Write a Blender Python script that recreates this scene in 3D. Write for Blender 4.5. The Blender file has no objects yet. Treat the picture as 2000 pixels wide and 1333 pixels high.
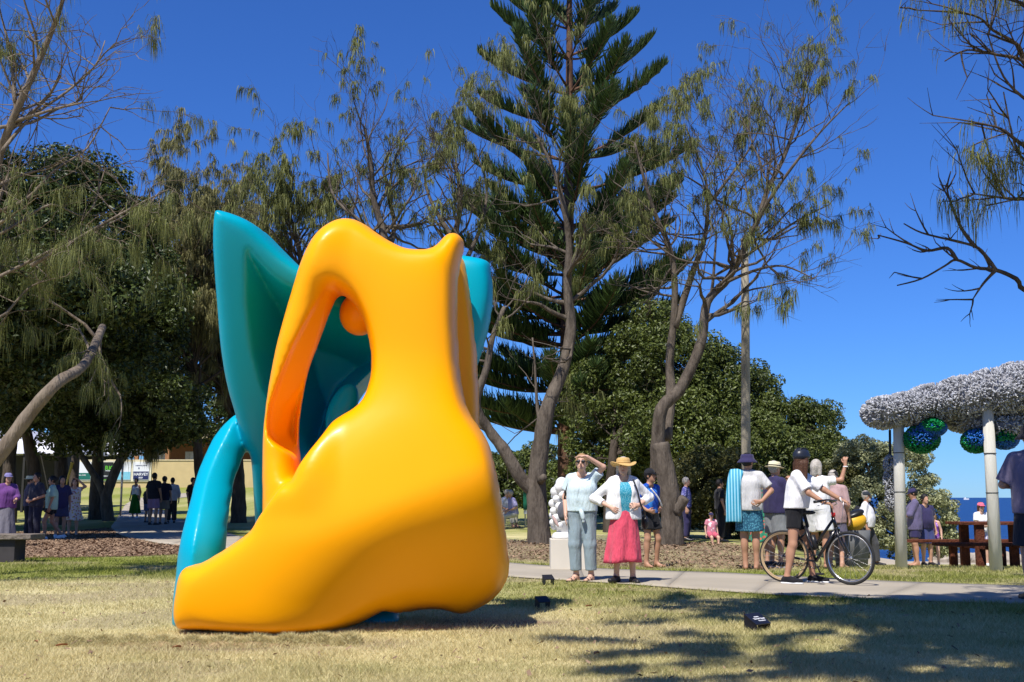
import bpy, bmesh, math, random
import numpy as np
from mathutils import Vector, Matrix

SC = bpy.context.scene
COL = SC.collection
rad = math.radians

# ------------------------------------------------------------------ camera
FPX = 2222.0                 # focal length in pixels of the 2000 px wide photograph
CAM_H = 1.10
PITCH = math.atan((972 - 666.5) / FPX)
cam_data = bpy.data.cameras.new('camera')
cam_data.sensor_width = 36.0
cam_data.lens = FPX / 2000.0 * 36.0
cam_data.clip_start = 0.05
cam_data.clip_end = 60000.0
cam = bpy.data.objects.new('camera', cam_data)
COL.objects.link(cam)
cam.location = (0, 0, CAM_H)
cam.rotation_euler = (rad(90) + PITCH, 0, 0)
SC.camera = cam

# ------------------------------------------------------------------ sky and sun
SUN_FROM = Vector((-0.27, -0.55, 1.0)).normalized()      # towards the sun
SUN_EL = math.asin(SUN_FROM.z)
SUN_AZ = math.atan2(SUN_FROM.x, SUN_FROM.y)
world = bpy.data.worlds.new('World')
SC.world = world
world.use_nodes = True
wn = world.node_tree
bg = wn.nodes['Background']
sky = wn.nodes.new('ShaderNodeTexSky')
sky.sky_type = 'NISHITA'
sky.sun_disc = False
sky.sun_elevation = SUN_EL
sky.sun_rotation = SUN_AZ
sky.altitude = 0
sky.air_density = 1.0
sky.dust_density = 0.0
sky.ozone_density = 8.0
# the camera's cool, saturated rendering of a clear sky, the same all round
tint = wn.nodes.new('ShaderNodeMix'); tint.data_type = 'RGBA'; tint.blend_type = 'MULTIPLY'
tint.inputs[0].default_value = 1.0
tint.inputs[7].default_value = (0.43, 0.76, 1.32, 1)
wn.links.new(sky.outputs[0], tint.inputs[6])
wn.links.new(tint.outputs[2], bg.inputs[0])
bg.inputs[1].default_value = 0.084

sun_data = bpy.data.lights.new('sun', 'SUN')
sun_data.energy = 5.0
sun_data.angle = rad(0.53)
sun_data.color = (1.0, 0.955, 0.89)
sun = bpy.data.objects.new('sun', sun_data)
COL.objects.link(sun)
sun.rotation_euler = (-SUN_FROM).to_track_quat('-Z', 'Y').to_euler()
sun.location = (-10, -15, 40)

vs = SC.view_settings
vs.view_transform = 'Standard'
vs.look = 'None'
vs.exposure = 0.36
vs.gamma = 1.0
vs.use_curve_mapping = False
SC.cycles.max_bounces = 6
SC.cycles.transparent_max_bounces = 8
SC.cycles.use_denoising = True
# ------------------------------------------------------------------ helpers
def px(x, y, d):
    """point of the place seen at photo pixel (x, y), d metres in front of the camera"""
    u = (x - 1000.0) / FPX
    v = (666.5 - y) / FPX
    cp, sp = math.cos(PITCH), math.sin(PITCH)
    dy = cp - v * sp
    t = d / dy
    return Vector((u * t, d, CAM_H + (sp + v * cp) * t))

def sstep(a, b, x):
    t = np.clip((x - a) / (b - a), 0, 1)
    return t * t * (3 - 2 * t)

def ground_z(x, y):
    x = np.asarray(x, float); y = np.asarray(y, float)
    left = 1.78 * np.clip((y - 30) / 50, 0, 1.6) ** 2
    s = np.clip(y - 18.0, 0, 150)
    right = -0.0545 * s - 0.05 * np.clip(y - 168, 0, 60)
    t = sstep(0.20, 0.31, x / np.maximum(y, 5.0))
    z = left * (1 - t) + right * t
    z = z - 0.2 * np.clip(x - 330, 0, 100) * (y < 170)
    z = z + 0.012 * np.sin(x * 1.1 + 0.4) * np.sin(y * 0.9 + 1.0) * (y < 60)
    return z

def gz(x, y):
    return float(ground_z(x, y))

def gpt(x, d):
    """ground point in the column of photo pixel x, d metres ahead"""
    X = (x - 1000.0) / FPX * d / (math.cos(PITCH))   # first guess, refined below
    for _ in range(4):
        z = gz(X, d)
        w = d * math.cos(PITCH) + (z - CAM_H) * math.sin(PITCH)
        X = (x - 1000.0) / FPX * w
    return Vector((X, d, gz(X, d)))

def mesh_from(name, verts, faces, smooth=False):
    me = bpy.data.meshes.new(name)
    verts = np.asarray(verts, dtype=np.float32)
    me.vertices.add(len(verts))
    me.vertices.foreach_set('co', verts.ravel())
    if isinstance(faces, np.ndarray):
        n, k = faces.shape
        me.loops.add(n * k)
        me.loops.foreach_set('vertex_index', faces.astype(np.int32).ravel())
        me.polygons.add(n)
        me.polygons.foreach_set('loop_start', np.arange(0, n * k, k, dtype=np.int32))
        me.polygons.foreach_set('loop_total', np.full(n, k, dtype=np.int32))
        me.update(calc_edges=True)
    else:
        me.clear_geometry()
        me.from_pydata([tuple(map(float, v)) for v in verts], [], [tuple(f) for f in faces])
    if smooth:
        me.polygons.foreach_set('use_smooth', np.ones(len(me.polygons), dtype=bool))
    me.validate()
    me.update()
    return me

def obj(name, me, mat=None, parent=None, loc=None, kind=None):
    o = bpy.data.objects.new(name, me)
    COL.objects.link(o)
    if mat is not None and me is not None and len(me.materials) == 0:
        me.materials.append(mat)
    if parent is not None:
        o.parent = parent
    if loc is not None:
        o.location = loc
    if kind:
        o['kind'] = kind
    return o

def tag(o, label, cat, group=None):
    o['label'] = label
    o['category'] = cat
    if group:
        o['group'] = group
    return o

def thing(name, label, cat, loc=(0, 0, 0), rz=0.0, group=None):
    o = bpy.data.objects.new(name, None)
    COL.objects.link(o)
    o.location = loc
    o.rotation_euler = (0, 0, rz)
    o.empty_display_size = 0.2
    return tag(o, label, cat, group)

class MB:
    """collects simple shapes into one mesh"""
    def __init__(self):
        self.v = []; self.f = []
    def add(self, vs_, fs_):
        o = len(self.v)
        self.v += [tuple(p) for p in vs_]
        self.f += [tuple(i + o for i in f) for f in fs_]
        return self
    def box(self, c, s, rz=0.0, M=None):
        hx, hy, hz = s[0] / 2, s[1] / 2, s[2] / 2
        p = [Vector((a * hx, b * hy, e * hz)) for a in (-1, 1) for b in (-1, 1) for e in (-1, 1)]
        R = M if M is not None else Matrix.Rotation(rz, 3, 'Z')
        p = [R @ q + Vector(c) for q in p]
        return self.add(p, [(0, 1, 3, 2), (4, 6, 7, 5), (0, 4, 5, 1), (2, 3, 7, 6), (0, 2, 6, 4), (1, 5, 7, 3)])
    def tube(self, pts, radii, n=6, cap=True):
        pts = [Vector(p) for p in pts]
        if not hasattr(radii, '__len__'):
            radii = [radii] * len(pts)
        vs_ = []; fs_ = []
        ref = None
        for i, p in enumerate(pts):
            a = pts[max(i - 1, 0)]; b = pts[min(i + 1, len(pts) - 1)]
            t = (b - a)
            t = t.normalized() if t.length > 1e-9 else Vector((0, 0, 1))
            if ref is None:
                ref = t.orthogonal().normalized()
            ref = ref - t * ref.dot(t)
            ref = ref.normalized() if ref.length > 1e-6 else t.orthogonal().normalized()
            bi = t.cross(ref)
            for k in range(n):
                an = 2 * math.pi * k / n
                vs_.append(p + (ref * math.cos(an) + bi * math.sin(an)) * radii[i])
        for i in range(len(pts) - 1):
            for k in range(n):
                a = i * n + k; b = i * n + (k + 1) % n
                fs_.append((a, b, b + n, a + n))
        if cap:
            fs_.append(tuple(reversed(range(n))))
            fs_.append(tuple(range((len(pts) - 1) * n, len(pts) * n)))
        return self.add(vs_, fs_)
    def lathe(self, prof, n=20, c=(0, 0, 0), M=None, sx=1.0, sy=1.0):
        vs_ = []; fs_ = []
        c = Vector(c)
        for r, z in prof:
            for k in range(n):
                a = 2 * math.pi * k / n
                q = Vector((r * math.cos(a) * sx, r * math.sin(a) * sy, z))
                if M is not None:
                    q = M @ q
                vs_.append(q + c)
        for i in range(len(prof) - 1):
            for k in range(n):
                a = i * n + k; b = i * n + (k + 1) % n
                fs_.append((a, b, b + n, a + n))
        if prof[0][0] > 1e-6:
            fs_.append(tuple(reversed(range(n))))
        if prof[-1][0] > 1e-6:
            fs_.append(tuple(range((len(prof) - 1) * n, len(prof) * n)))
        return self.add(vs_, fs_)
    def torus(self, c, R, r, axis_u, axis_v, n=40, m=8):
        c = Vector(c); u = Vector(axis_u).normalized(); v = Vector(axis_v).normalized(); w = u.cross(v)
        vs_ = []; fs_ = []
        for i in range(n):
            a = 2 * math.pi * i / n
            d = u * math.cos(a) + v * math.sin(a)
            for j in range(m):
                b = 2 * math.pi * j / m
                vs_.append(c + d * (R + r * math.cos(b)) + w * (r * math.sin(b)))
        for i in range(n):
            for j in range(m):
                fs_.append((i * m + j, ((i + 1) % n) * m + j, ((i + 1) % n) * m + (j + 1) % m, i * m + (j + 1) % m))
        return self.add(vs_, fs_)
    def build(self, name, mat, parent=None, smooth=False, loc=None, kind=None, bevel=0.0):
        me = mesh_from(name, self.v, self.f, smooth)
        o = obj(name, me, mat, parent, loc, kind)
        if bevel > 0:
            b = o.modifiers.new('bevel', 'BEVEL'); b.width = bevel; b.segments = 2; b.limit_method = 'ANGLE'
        return o

def uvsphere(c, r, n=16, m=10, M=None):
    prof = [(max(math.sin(math.pi * i / m), 0), -math.cos(math.pi * i / m)) for i in range(m + 1)]
    mb = MB()
    sc = r if hasattr(r, '__len__') else (r, r, r)
    S = Matrix.Diagonal(Vector(sc))
    mb.lathe(prof, n, c, (M @ S) if M is not None else S)
    return mb

# ------------------------------------------------------------------ materials
def mat(name, col, rough=0.6, var=0.12, scale=8.0, bump=0.0, bscale=60.0, spec=0.35, metal=0.0, coat=0.0, hue=0.0, emis=None, sheen=0.0):
    m = bpy.data.materials.new(name)
    m.use_nodes = True
    nt = m.node_tree; N = nt.nodes; L = nt.links
    p = N['Principled BSDF']
    p.inputs['Roughness'].default_value = rough
    p.inputs['Metallic'].default_value = metal
    p.inputs['Specular IOR Level'].default_value = spec
    p.inputs['Coat Weight'].default_value = coat
    p.inputs['Sheen Weight'].default_value = sheen
    tc = N.new('ShaderNodeTexCoord')
    nz = N.new('ShaderNodeTexNoise'); nz.inputs['Scale'].default_value = scale; nz.inputs['Detail'].default_value = 5
    L.new(tc.outputs['Object'], nz.inputs['Vector'])
    mr = N.new('ShaderNodeMapRange')
    mr.inputs['From Min'].default_value = 0.25; mr.inputs['From Max'].default_value = 0.75
    mr.inputs['To Min'].default_value = 1 - var; mr.inputs['To Max'].default_value = 1 + var
    L.new(nz.outputs['Fac'], mr.inputs['Value'])
    hs = N.new('ShaderNodeHueSaturation'); hs.inputs['Color'].default_value = (*col, 1)
    L.new(mr.outputs[0], hs.inputs['Value'])
    L.new(hs.outputs[0], p.inputs['Base Color'])
    if bump > 0:
        n2 = N.new('ShaderNodeTexNoise'); n2.inputs['Scale'].default_value = bscale; n2.inputs['Detail'].default_value = 4
        L.new(tc.outputs['Object'], n2.inputs['Vector'])
        b = N.new('ShaderNodeBump'); b.inputs['Strength'].default_value = bump; b.inputs['Distance'].default_value = 0.02
        L.new(n2.outputs['Fac'], b.inputs['Height']); L.new(b.outputs[0], p.inputs['Normal'])
    return m

def ramp_node(nt, stops):
    r = nt.nodes.new('ShaderNodeValToRGB')
    e = r.color_ramp.elements
    while len(e) < len(stops):
        e.new(0.5)
    for i, (pos, c) in enumerate(stops):
        e[i].position = pos; e[i].color = (*c, 1)
    return r

def mat_pattern(name, base, cols, kind='spots', scale=30.0, rough=0.8, bump=0.25):
    """printed cloth: kind spots / stripes / check"""
    m = mat(name, base, rough, bump=bump, bscale=9)
    nt = m.node_tree; N = nt.nodes; L = nt.links
    p = N['Principled BSDF']
    tc = N.new('ShaderNodeTexCoord')
    if kind == 'spots':
        t = N.new('ShaderNodeTexVoronoi'); t.inputs['Scale'].default_value = scale
        L.new(tc.outputs['Object'], t.inputs['Vector'])
        r = ramp_node(nt, [(0.0, cols[0]), (0.34, cols[0]), (0.42, base), (1.0, base)])
        L.new(t.outputs['Distance'], r.inputs[0])
        if len(cols) > 1:
            r2 = ramp_node(nt, [(i / max(len(cols) - 1, 1), c) for i, c in enumerate(cols)])
            r2.color_ramp.interpolation = 'CONSTANT'
            sp = N.new('ShaderNodeSeparateColor'); L.new(t.outputs['Color'], sp.inputs[0]); L.new(sp.outputs[0], r2.inputs[0])
            fr = ramp_node(nt, [(0.0, (1, 1, 1)), (0.36, (1, 1, 1)), (0.44, (0, 0, 0)), (1.0, (0, 0, 0))])
            L.new(t.outputs['Distance'], fr.inputs[0])
            mx = N.new('ShaderNodeMix'); mx.data_type = 'RGBA'
            L.new(fr.outputs[0], mx.inputs[0]); mx.inputs[6].default_value = (*base, 1); L.new(r2.outputs[0], mx.inputs[7])
            L.new(mx.outputs[2], p.inputs['Base Color'])
        else:
            L.new(r.outputs[0], p.inputs['Base Color'])
    elif kind == 'stripes':
        t = N.new('ShaderNodeTexWave'); t.inputs['Scale'].default_value = scale; t.bands_direction = 'X'
        L.new(tc.outputs['Object'], t.inputs['Vector'])
        r = ramp_node(nt, [(0.0, base), (0.45, base), (0.55, cols[0]), (1.0, cols[0])])
        L.new(t.outputs['Fac'], r.inputs[0]); L.new(r.outputs[0], p.inputs['Base Color'])
    elif kind == 'check':
        t = N.new('ShaderNodeTexWave'); t.inputs['Scale'].default_value = scale; t.bands_direction = 'X'
        t2 = N.new('ShaderNodeTexWave'); t2.inputs['Scale'].default_value = scale; t2.bands_direction = 'Z'
        L.new(tc.outputs['Object'], t.inputs['Vector']); L.new(tc.outputs['Object'], t2.inputs['Vector'])
        ad = N.new('ShaderNodeMath'); ad.operation = 'MULTIPLY'
        L.new(t.outputs['Fac'], ad.inputs[0]); L.new(t2.outputs['Fac'], ad.inputs[1])
        r = ramp_node(nt, [(0.0, base), (0.6, cols[0])])
        L.new(ad.outputs[0], r.inputs[0]); L.new(r.outputs[0], p.inputs['Base Color'])
    return m

def mat_bark(name, c1, c2, scale=6.0, zs=0.25):
    m = mat(name, c1, 0.9, spec=0.1)
    nt = m.node_tree; N = nt.nodes; L = nt.links; p = N['Principled BSDF']
    tc = N.new('ShaderNodeTexCoord'); mp = N.new('ShaderNodeMapping'); mp.inputs['Scale'].default_value = (1, 1, zs)
    L.new(tc.outputs['Object'], mp.inputs[0])
    nz = N.new('ShaderNodeTexNoise'); nz.inputs['Scale'].default_value = scale; nz.inputs['Detail'].default_value = 8; nz.inputs['Roughness'].default_value = 0.7
    L.new(mp.outputs[0], nz.inputs['Vector'])
    r = ramp_node(nt, [(0.3, c1), (0.5, tuple((a + b) / 2 for a, b in zip(c1, c2))), (0.72, c2)])
    L.new(nz.outputs['Fac'], r.inputs[0]); L.new(r.outputs[0], p.inputs['Base Color'])
    n2 = N.new('ShaderNodeTexNoise'); n2.inputs['Scale'].default_value = scale * 4; n2.inputs['Detail'].default_value = 6
    L.new(mp.outputs[0], n2.inputs['Vector'])
    b = N.new('ShaderNodeBump'); b.inputs['Strength'].default_value = 0.9; b.inputs['Distance'].default_value = 0.04
    L.new(n2.outputs['Fac'], b.inputs['Height']); L.new(b.outputs[0], p.inputs['Normal'])
    return m

def mat_leaf(name, dark, light, transl=0.25, rough=0.5, scale=0.6):
    """foliage: clumps vary in tone, single leaves too"""
    m = bpy.data.materials.new(name); m.use_nodes = True
    nt = m.node_tree; N = nt.nodes; L = nt.links; p = N['Principled BSDF']
    p.inputs['Roughness'].default_value = rough; p.inputs['Specular IOR Level'].default_value = 0.3
    geo = N.new('ShaderNodeNewGeometry'); tc = N.new('ShaderNodeTexCoord')
    nz = N.new('ShaderNodeTexNoise'); nz.inputs['Scale'].default_value = scale; nz.inputs['Detail'].default_value = 3
    L.new(tc.outputs['Object'], nz.inputs['Vector'])
    ad = N.new('ShaderNodeMath'); ad.operation = 'MULTIPLY_ADD'; ad.inputs[1].default_value = 0.55
    L.new(geo.outputs['Random Per Island'], ad.inputs[0])
    ms = N.new('ShaderNodeMath'); ms.operation = 'MULTIPLY'; ms.inputs[1].default_value = 0.6
    L.new(nz.outputs['Fac'], ms.inputs[0]); L.new(ms.outputs[0], ad.inputs[2])
    r = ramp_node(nt, [(0.2, dark), (0.85, light)])
    L.new(ad.outputs[0], r.inputs[0]); L.new(r.outputs[0], p.inputs['Base Color'])
    tr = N.new('ShaderNodeBsdfTranslucent'); L.new(r.outputs[0], tr.inputs['Color'])
    mx = N.new('ShaderNodeMixShader'); mx.inputs[0].default_value = transl
    out = N['Material Output']
    L.new(p.outputs[0], mx.inputs[1]); L.new(tr.outputs[0], mx.inputs[2]); L.new(mx.outputs[0], out.inputs['Surface'])
    return m

# ------------------------------------------------------------------ implicit surfaces
class Field:
    def __init__(self, lo, hi, h):
        self.lo = np.array(lo, float); self.h = h
        n = np.ceil((np.array(hi, float) - self.lo) / h).astype(int) + 1
        self.n = n
        self.F = np.full(n, 1.0, dtype=np.float32)
        self.ax = [self.lo[i] + h * np.arange(n[i]) for i in range(3)]
    def _sub(self, lo, hi):
        a = np.clip(np.floor((np.array(lo) - self.lo) / self.h).astype(int), 0, self.n)
        b = np.clip(np.ceil((np.array(hi) - self.lo) / self.h).astype(int) + 1, 0, self.n)
        if np.any(b <= a):
            return None
        sl = tuple(slice(int(a[i]), int(b[i])) for i in range(3))
        X = self.ax[0][sl[0]][:, None, None]; Y = self.ax[1][sl[1]][None, :, None]; Z = self.ax[2][sl[2]][None, None, :]
        return sl, X, Y, Z
    def _merge(self, sl, d, k, op):
        A = self.F[sl]
        if op == 'add':
            if k > 0:
                hh = np.maximum(k - np.abs(A - d), 0) / k
                self.F[sl] = np.minimum(A, d) - hh * hh * k * 0.25
            else:
                self.F[sl] = np.minimum(A, d)
        else:
            d = -d
            if k > 0:
                hh = np.maximum(k - np.abs(A - d), 0) / k
                self.F[sl] = np.maximum(A, d) + hh * hh * k * 0.25
            else:
                self.F[sl] = np.maximum(A, d)
    def cone(self, a, b, ra, rb, k=0.02, op='add', flat=False, flata=False, sy=1.0):
        a = np.array(a, float); b = np.array(b, float)
        m = max(ra, rb) + k + 3 * self.h
        ms = np.array([m, m / min(sy, 1.0), m])
        S = self._sub(np.minimum(a, b) - ms, np.maximum(a, b) + ms)
        if S is None:
            return
        sl, X, Y, Z = S
        ab = b - a; l2 = max(float(ab @ ab), 1e-9)
        px_, py_, pz_ = X - a[0], Y - a[1], Z - a[2]
        t = (px_ * ab[0] + py_ * ab[1] + pz_ * ab[2]) / l2
        tc = np.clip(t, 0, 1)
        d = np.sqrt((px_ - tc * ab[0]) ** 2 + ((py_ - tc * ab[1]) * sy) ** 2 + (pz_ - tc * ab[2]) ** 2) - (ra + (rb - ra) * tc)
        L = math.sqrt(l2)
        if flat:
            d = np.maximum(d, (t - 1) * L)
        if flata:
            d = np.maximum(d, -t * L)
        self._merge(sl, d, k, op)
    def ell(self, c, r, k=0.02, op='add', M=None):
        c = np.array(c, float); r = np.array(r, float)
        m = r.max() + k + 3 * self.h
        S = self._sub(c - m, c + m)
        if S is None:
            return
        sl, X, Y, Z = S
        x, y, z = X - c[0], Y - c[1], Z - c[2]
        if M is not None:
            Mi = np.array(M.inverted())
            x, y, z = (Mi[0][0] * x + Mi[0][1] * y + Mi[0][2] * z, Mi[1][0] * x + Mi[1][1] * y + Mi[1][2] * z, Mi[2][0] * x + Mi[2][1] * y + Mi[2][2] * z)
        k0 = np.sqrt((x / r[0]) ** 2 + (y / r[1]) ** 2 + (z / r[2]) ** 2)
        k1 = np.sqrt((x / r[0] ** 2) ** 2 + (y / r[1] ** 2) ** 2 + (z / r[2] ** 2) ** 2)
        d = k0 * (k0 - 1) / np.maximum(k1, 1e-6)
        self._merge(sl, d, k, op)
    def plane(self, p, n):
        """keep the side the normal points away from"""
        n = np.array(n, float); n = n / np.linalg.norm(n); p = np.array(p, float)
        d = (self.ax[0][:, None, None] - p[0]) * n[0] + (self.ax[1][None, :, None] - p[1]) * n[1] + (self.ax[2][None, None, :] - p[2]) * n[2]
        self.F = np.maximum(self.F, d.astype(np.float32))
    def mesh(self, name):
        v, f = surface_net(self.F, self.lo, self.h)
        return mesh_from(name, v, f, True)

def surface_net(F, lo, h):
    F = np.pad(F, 1, constant_values=1.0)
    lo = np.array(lo) - h
    s = F < 0
    nx, ny, nz = F.shape
    cnt = np.zeros((nx - 1, ny - 1, nz - 1), np.int8)
    offs = [(i, j, k) for i in (0, 1) for j in (0, 1) for k in (0, 1)]
    for (i, j, k) in offs:
        cnt += s[i:nx - 1 + i, j:ny - 1 + j, k:nz - 1 + k]
    act = (cnt > 0) & (cnt < 8)
    ai = np.argwhere(act)
    idx = np.full(act.shape, -1, np.int64)
    idx[act] = np.arange(len(ai))
    vals = [F[ai[:, 0] + i, ai[:, 1] + j, ai[:, 2] + k] for (i, j, k) in offs]
    acc = np.zeros((len(ai), 3)); n = np.zeros(len(ai))
    for a in range(8):
        for b in range(a + 1, 8):
            df = np.array(offs[b]) - np.array(offs[a])
            if np.abs(df).sum() != 1:
                continue
            va, vb = vals[a], vals[b]
            m = (va < 0) != (vb < 0)
            t = np.where(m, va / np.where(m, va - vb, 1.0), 0)
            acc += m[:, None] * (np.array(offs[a])[None] + t[:, None] * df[None])
            n += m
    verts = lo + h * (ai + acc / np.maximum(n, 1)[:, None])
    faces = []
    for ax in range(3):
        sa = [slice(None)] * 3; sb = [slice(None)] * 3
        sa[ax] = slice(0, -1); sb[ax] = slice(1, None)
        A = s[tuple(sa)]; B = s[tuple(sb)]
        e = np.argwhere(A != B)
        o1, o2 = (ax + 1) % 3, (ax + 2) % 3
        e = e[(e[:, o1] > 0) & (e[:, o2] > 0) & (e[:, o1] < F.shape[o1] - 1) & (e[:, o2] < F.shape[o2] - 1)]
        fl = A[e[:, 0], e[:, 1], e[:, 2]]
        q = []
        for (d1, d2) in ((-1, -1), (0, -1), (0, 0), (-1, 0)):
            c = e.copy(); c[:, o1] += d1; c[:, o2] += d2
            q.append(idx[c[:, 0], c[:, 1], c[:, 2]])
        q = np.stack(q, 1)
        q[~fl] = q[~fl][:, ::-1]
        faces.append(q)
    return verts, np.concatenate(faces)

def catmull(pts, n=8, closed=False):
    P = [np.array(p, float) for p in pts]
    out = []
    N = len(P)
    rng_ = range(N) if closed else range(N - 1)
    for i in rng_:
        if closed:
            p0, p1, p2, p3 = P[(i - 1) % N], P[i], P[(i + 1) % N], P[(i + 2) % N]
        else:
            p0, p1, p2, p3 = P[max(i - 1, 0)], P[i], P[i + 1], P[min(i + 2, N - 1)]
        for k in range(n):
            t = k / n
            out.append(0.5 * ((2 * p1) + (-p0 + p2) * t + (2 * p0 - 5 * p1 + 4 * p2 - p3) * t * t + (-p0 + 3 * p1 - 3 * p2 + p3) * t ** 3))
    if not closed:
        out.append(P[-1])
    return np.array(out)

def poly_sdf(X, Z, poly):
    """signed distance (negative inside) of a closed 2D polygon"""
    d = np.full(X.shape, 1e9); ins = np.zeros(X.shape, bool)
    n = len(poly)
    for i in range(n):
        ax_, az_ = poly[i]; bx_, bz_ = poly[(i + 1) % n]
        ex, ez = bx_ - ax_, bz_ - az_
        t = np.clip(((X - ax_) * ex + (Z - az_) * ez) / max(ex * ex + ez * ez, 1e-12), 0, 1)
        d = np.minimum(d, (X - ax_ - t * ex) ** 2 + (Z - az_ - t * ez) ** 2)
        c = ((az_ > Z) != (bz_ > Z))
        with np.errstate(divide='ignore', invalid='ignore'):
            xi = ax_ + (Z - az_) / (ez if abs(ez) > 1e-12 else 1e-12) * ex
        ins ^= c & (X < xi)
    d = np.sqrt(d)
    return np.where(ins, -d, d)

def text_mesh(s, size, bold=False, align='CENTER'):
    cu = bpy.data.curves.new('lettering', 'FONT')
    cu.body = s; cu.size = size; cu.align_x = align; cu.align_y = 'CENTER'
    cu.extrude = 0.0008
    if bold:
        cu.offset = size * 0.025
    o = bpy.data.objects.new('lettering', cu)
    COL.objects.link(o)
    dg = bpy.context.evaluated_depsgraph_get()
    me = bpy.data.meshes.new_from_object(o.evaluated_get(dg))
    bpy.data.objects.remove(o); bpy.data.curves.remove(cu)
    return me
# ------------------------------------------------------------------ the ground
rng = np.random.default_rng(7)

def vnoise(x, y, seed=0):
    """smooth value noise for laying out turf"""
    r = np.random.default_rng(seed).random((256, 256))
    xi = np.floor(x).astype(int); yi = np.floor(y).astype(int)
    fx = x - xi; fy = y - yi
    fx = fx * fx * (3 - 2 * fx); fy = fy * fy * (3 - 2 * fy)
    g = lambda a, b: r[a % 256, b % 256]
    return (g(xi, yi) * (1 - fx) + g(xi + 1, yi) * fx) * (1 - fy) + (g(xi, yi + 1) * (1 - fx) + g(xi + 1, yi + 1) * fx) * fy

NEAR_EDGE = [(2250, 11.6), (2000, 11.95), (1643, 12.7), (1413, 13.6), (1235, 14.5), (1056, 15.6), (900, 17), (700, 20), (480, 24), (330, 27), (240, 33), (217, 39), (228, 47), (238, 56), (252, 64), (290, 70), (370, 74), (470, 76)]
FAR_EDGE = [(2250, 13.9), (2000, 14.25), (1745, 15.2), (1439, 16.7), (1266, 17.5), (1000, 19.4), (800, 23), (640, 27), (481, 31.7), (440, 36), (400, 42), (355, 46), (338, 50), (318, 56), (308, 61), (322, 66), (380, 70), (470, 72)]
ne = catmull([tuple(gpt(x, d)[:2]) for x, d in NEAR_EDGE], 10)
fe = catmull([tuple(gpt(x, d)[:2]) for x, d in FAR_EDGE], 10)
PATH_POLY = np.concatenate([ne, fe[::-1]])

MULCH_L = catmull([tuple(gpt(x, d)[:2]) for x, d in [(-260, 21.3), (0, 21.0), (180, 21.6), (330, 22.3), (420, 23.2), (470, 23.8), (330, 26.6), (238, 32.6), (214, 38.5), (150, 37), (0, 35), (-260, 33)]], 6, True)
MULCH_R = catmull([tuple(gpt(x, d)[:2]) for x, d in [(840, 24), (985, 20.6), (1120, 19.2), (1266, 18.3), (1440, 17.6), (1570, 18.0), (1560, 21), (1480, 25), (1380, 28.5), (1180, 29.5), (1000, 29.3), (880, 28.5)]], 6, True)

def in_poly(x, y, poly):
    ins = np.zeros(np.shape(x), bool)
    n = len(poly)
    for i in range(n):
        ax_, ay_ = poly[i]; bx_, by_ = poly[(i + 1) % n]
        c = (ay_ > y) != (by_ > y)
        with np.errstate(divide='ignore', invalid='ignore'):
            ins ^= c & (x < ax_ + (y - ay_) / ((by_ - ay_) if abs(by_ - ay_) > 1e-12 else 1e-12) * (bx_ - ax_))
    return ins

def dist_poly(x, y, poly):
    return poly_sdf(np.asarray(x, float), np.asarray(y, float), poly[::2])

def turf(x, y):
    """green share, bare soil share, sand share of the ground"""
    x = np.asarray(x, float); y = np.asarray(y, float)
    n1 = vnoise(x * 0.55 + 31, y * 0.8 + 7, 1); n2 = vnoise(x * 2.3, y * 2.6, 2); n3 = vnoise(x * 7.1, y * 7.1, 3)
    n = 0.5 * n1 + 0.3 * n2 + 0.2 * n3
    dp = np.abs(dist_poly(x, y, PATH_POLY))
    # watered strip along the path and in the deep shade, straw coloured in the open
    side = sstep(4.2, 0.2, dp) * 0.78
    leftg = sstep(-1.5, -4.5, x) * sstep(13.2, 16.8, y) * 0.95 * sstep(24, 21.5, y)
    shade = sstep(2.2, 4.8, x) * sstep(8.2, 10.5, y) * 0.6
    far = sstep(26, 40, y) * 0.7
    strip = sstep(0.75, 0.35, dp) * (y > 16) * 0.95
    g = np.clip(np.maximum.reduce([side, leftg, shade, far, strip]) + (n - 0.5) * 1.15 + 0.03, 0, 1)
    # trodden soil round the sculpture
    sx, sy = x + 2.1, y - 9.6
    bare = sstep(1.7, 0.4, np.sqrt((sx / 1.25) ** 2 + ((sy + 0.75) / 0.42) ** 2)) * (0.35 + n2)
    bare = np.maximum(bare, sstep(1.5, 0.6, np.sqrt(((x + 0.15) / 0.7) ** 2 + ((y - 10.4) / 0.8) ** 2)) * (0.3 + 0.8 * n2))
    bare = np.maximum(bare, sstep(0.62, 0.8, vnoise(x * 0.9 + 3, y * 1.3, 9)) * 0.55 * (y < 20))
    dr = dist_poly(x, y, MULCH_R)
    bare = np.maximum(bare, sstep(0.5, -0.5, dr) * (0.55 + 0.5 * n2))
    g = g * (1 - np.clip(bare, 0, 1) * 0.8)
    t = sstep(0.22, 0.31, x / np.maximum(y, 5))
    sand = t * sstep(36, 44, y) * sstep(0.3, 0.6, vnoise(x * 0.1, y * 0.06, 5) + 0.25)
    return g, np.clip(bare, 0, 1), np.clip(sand, 0, 1)

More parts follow.
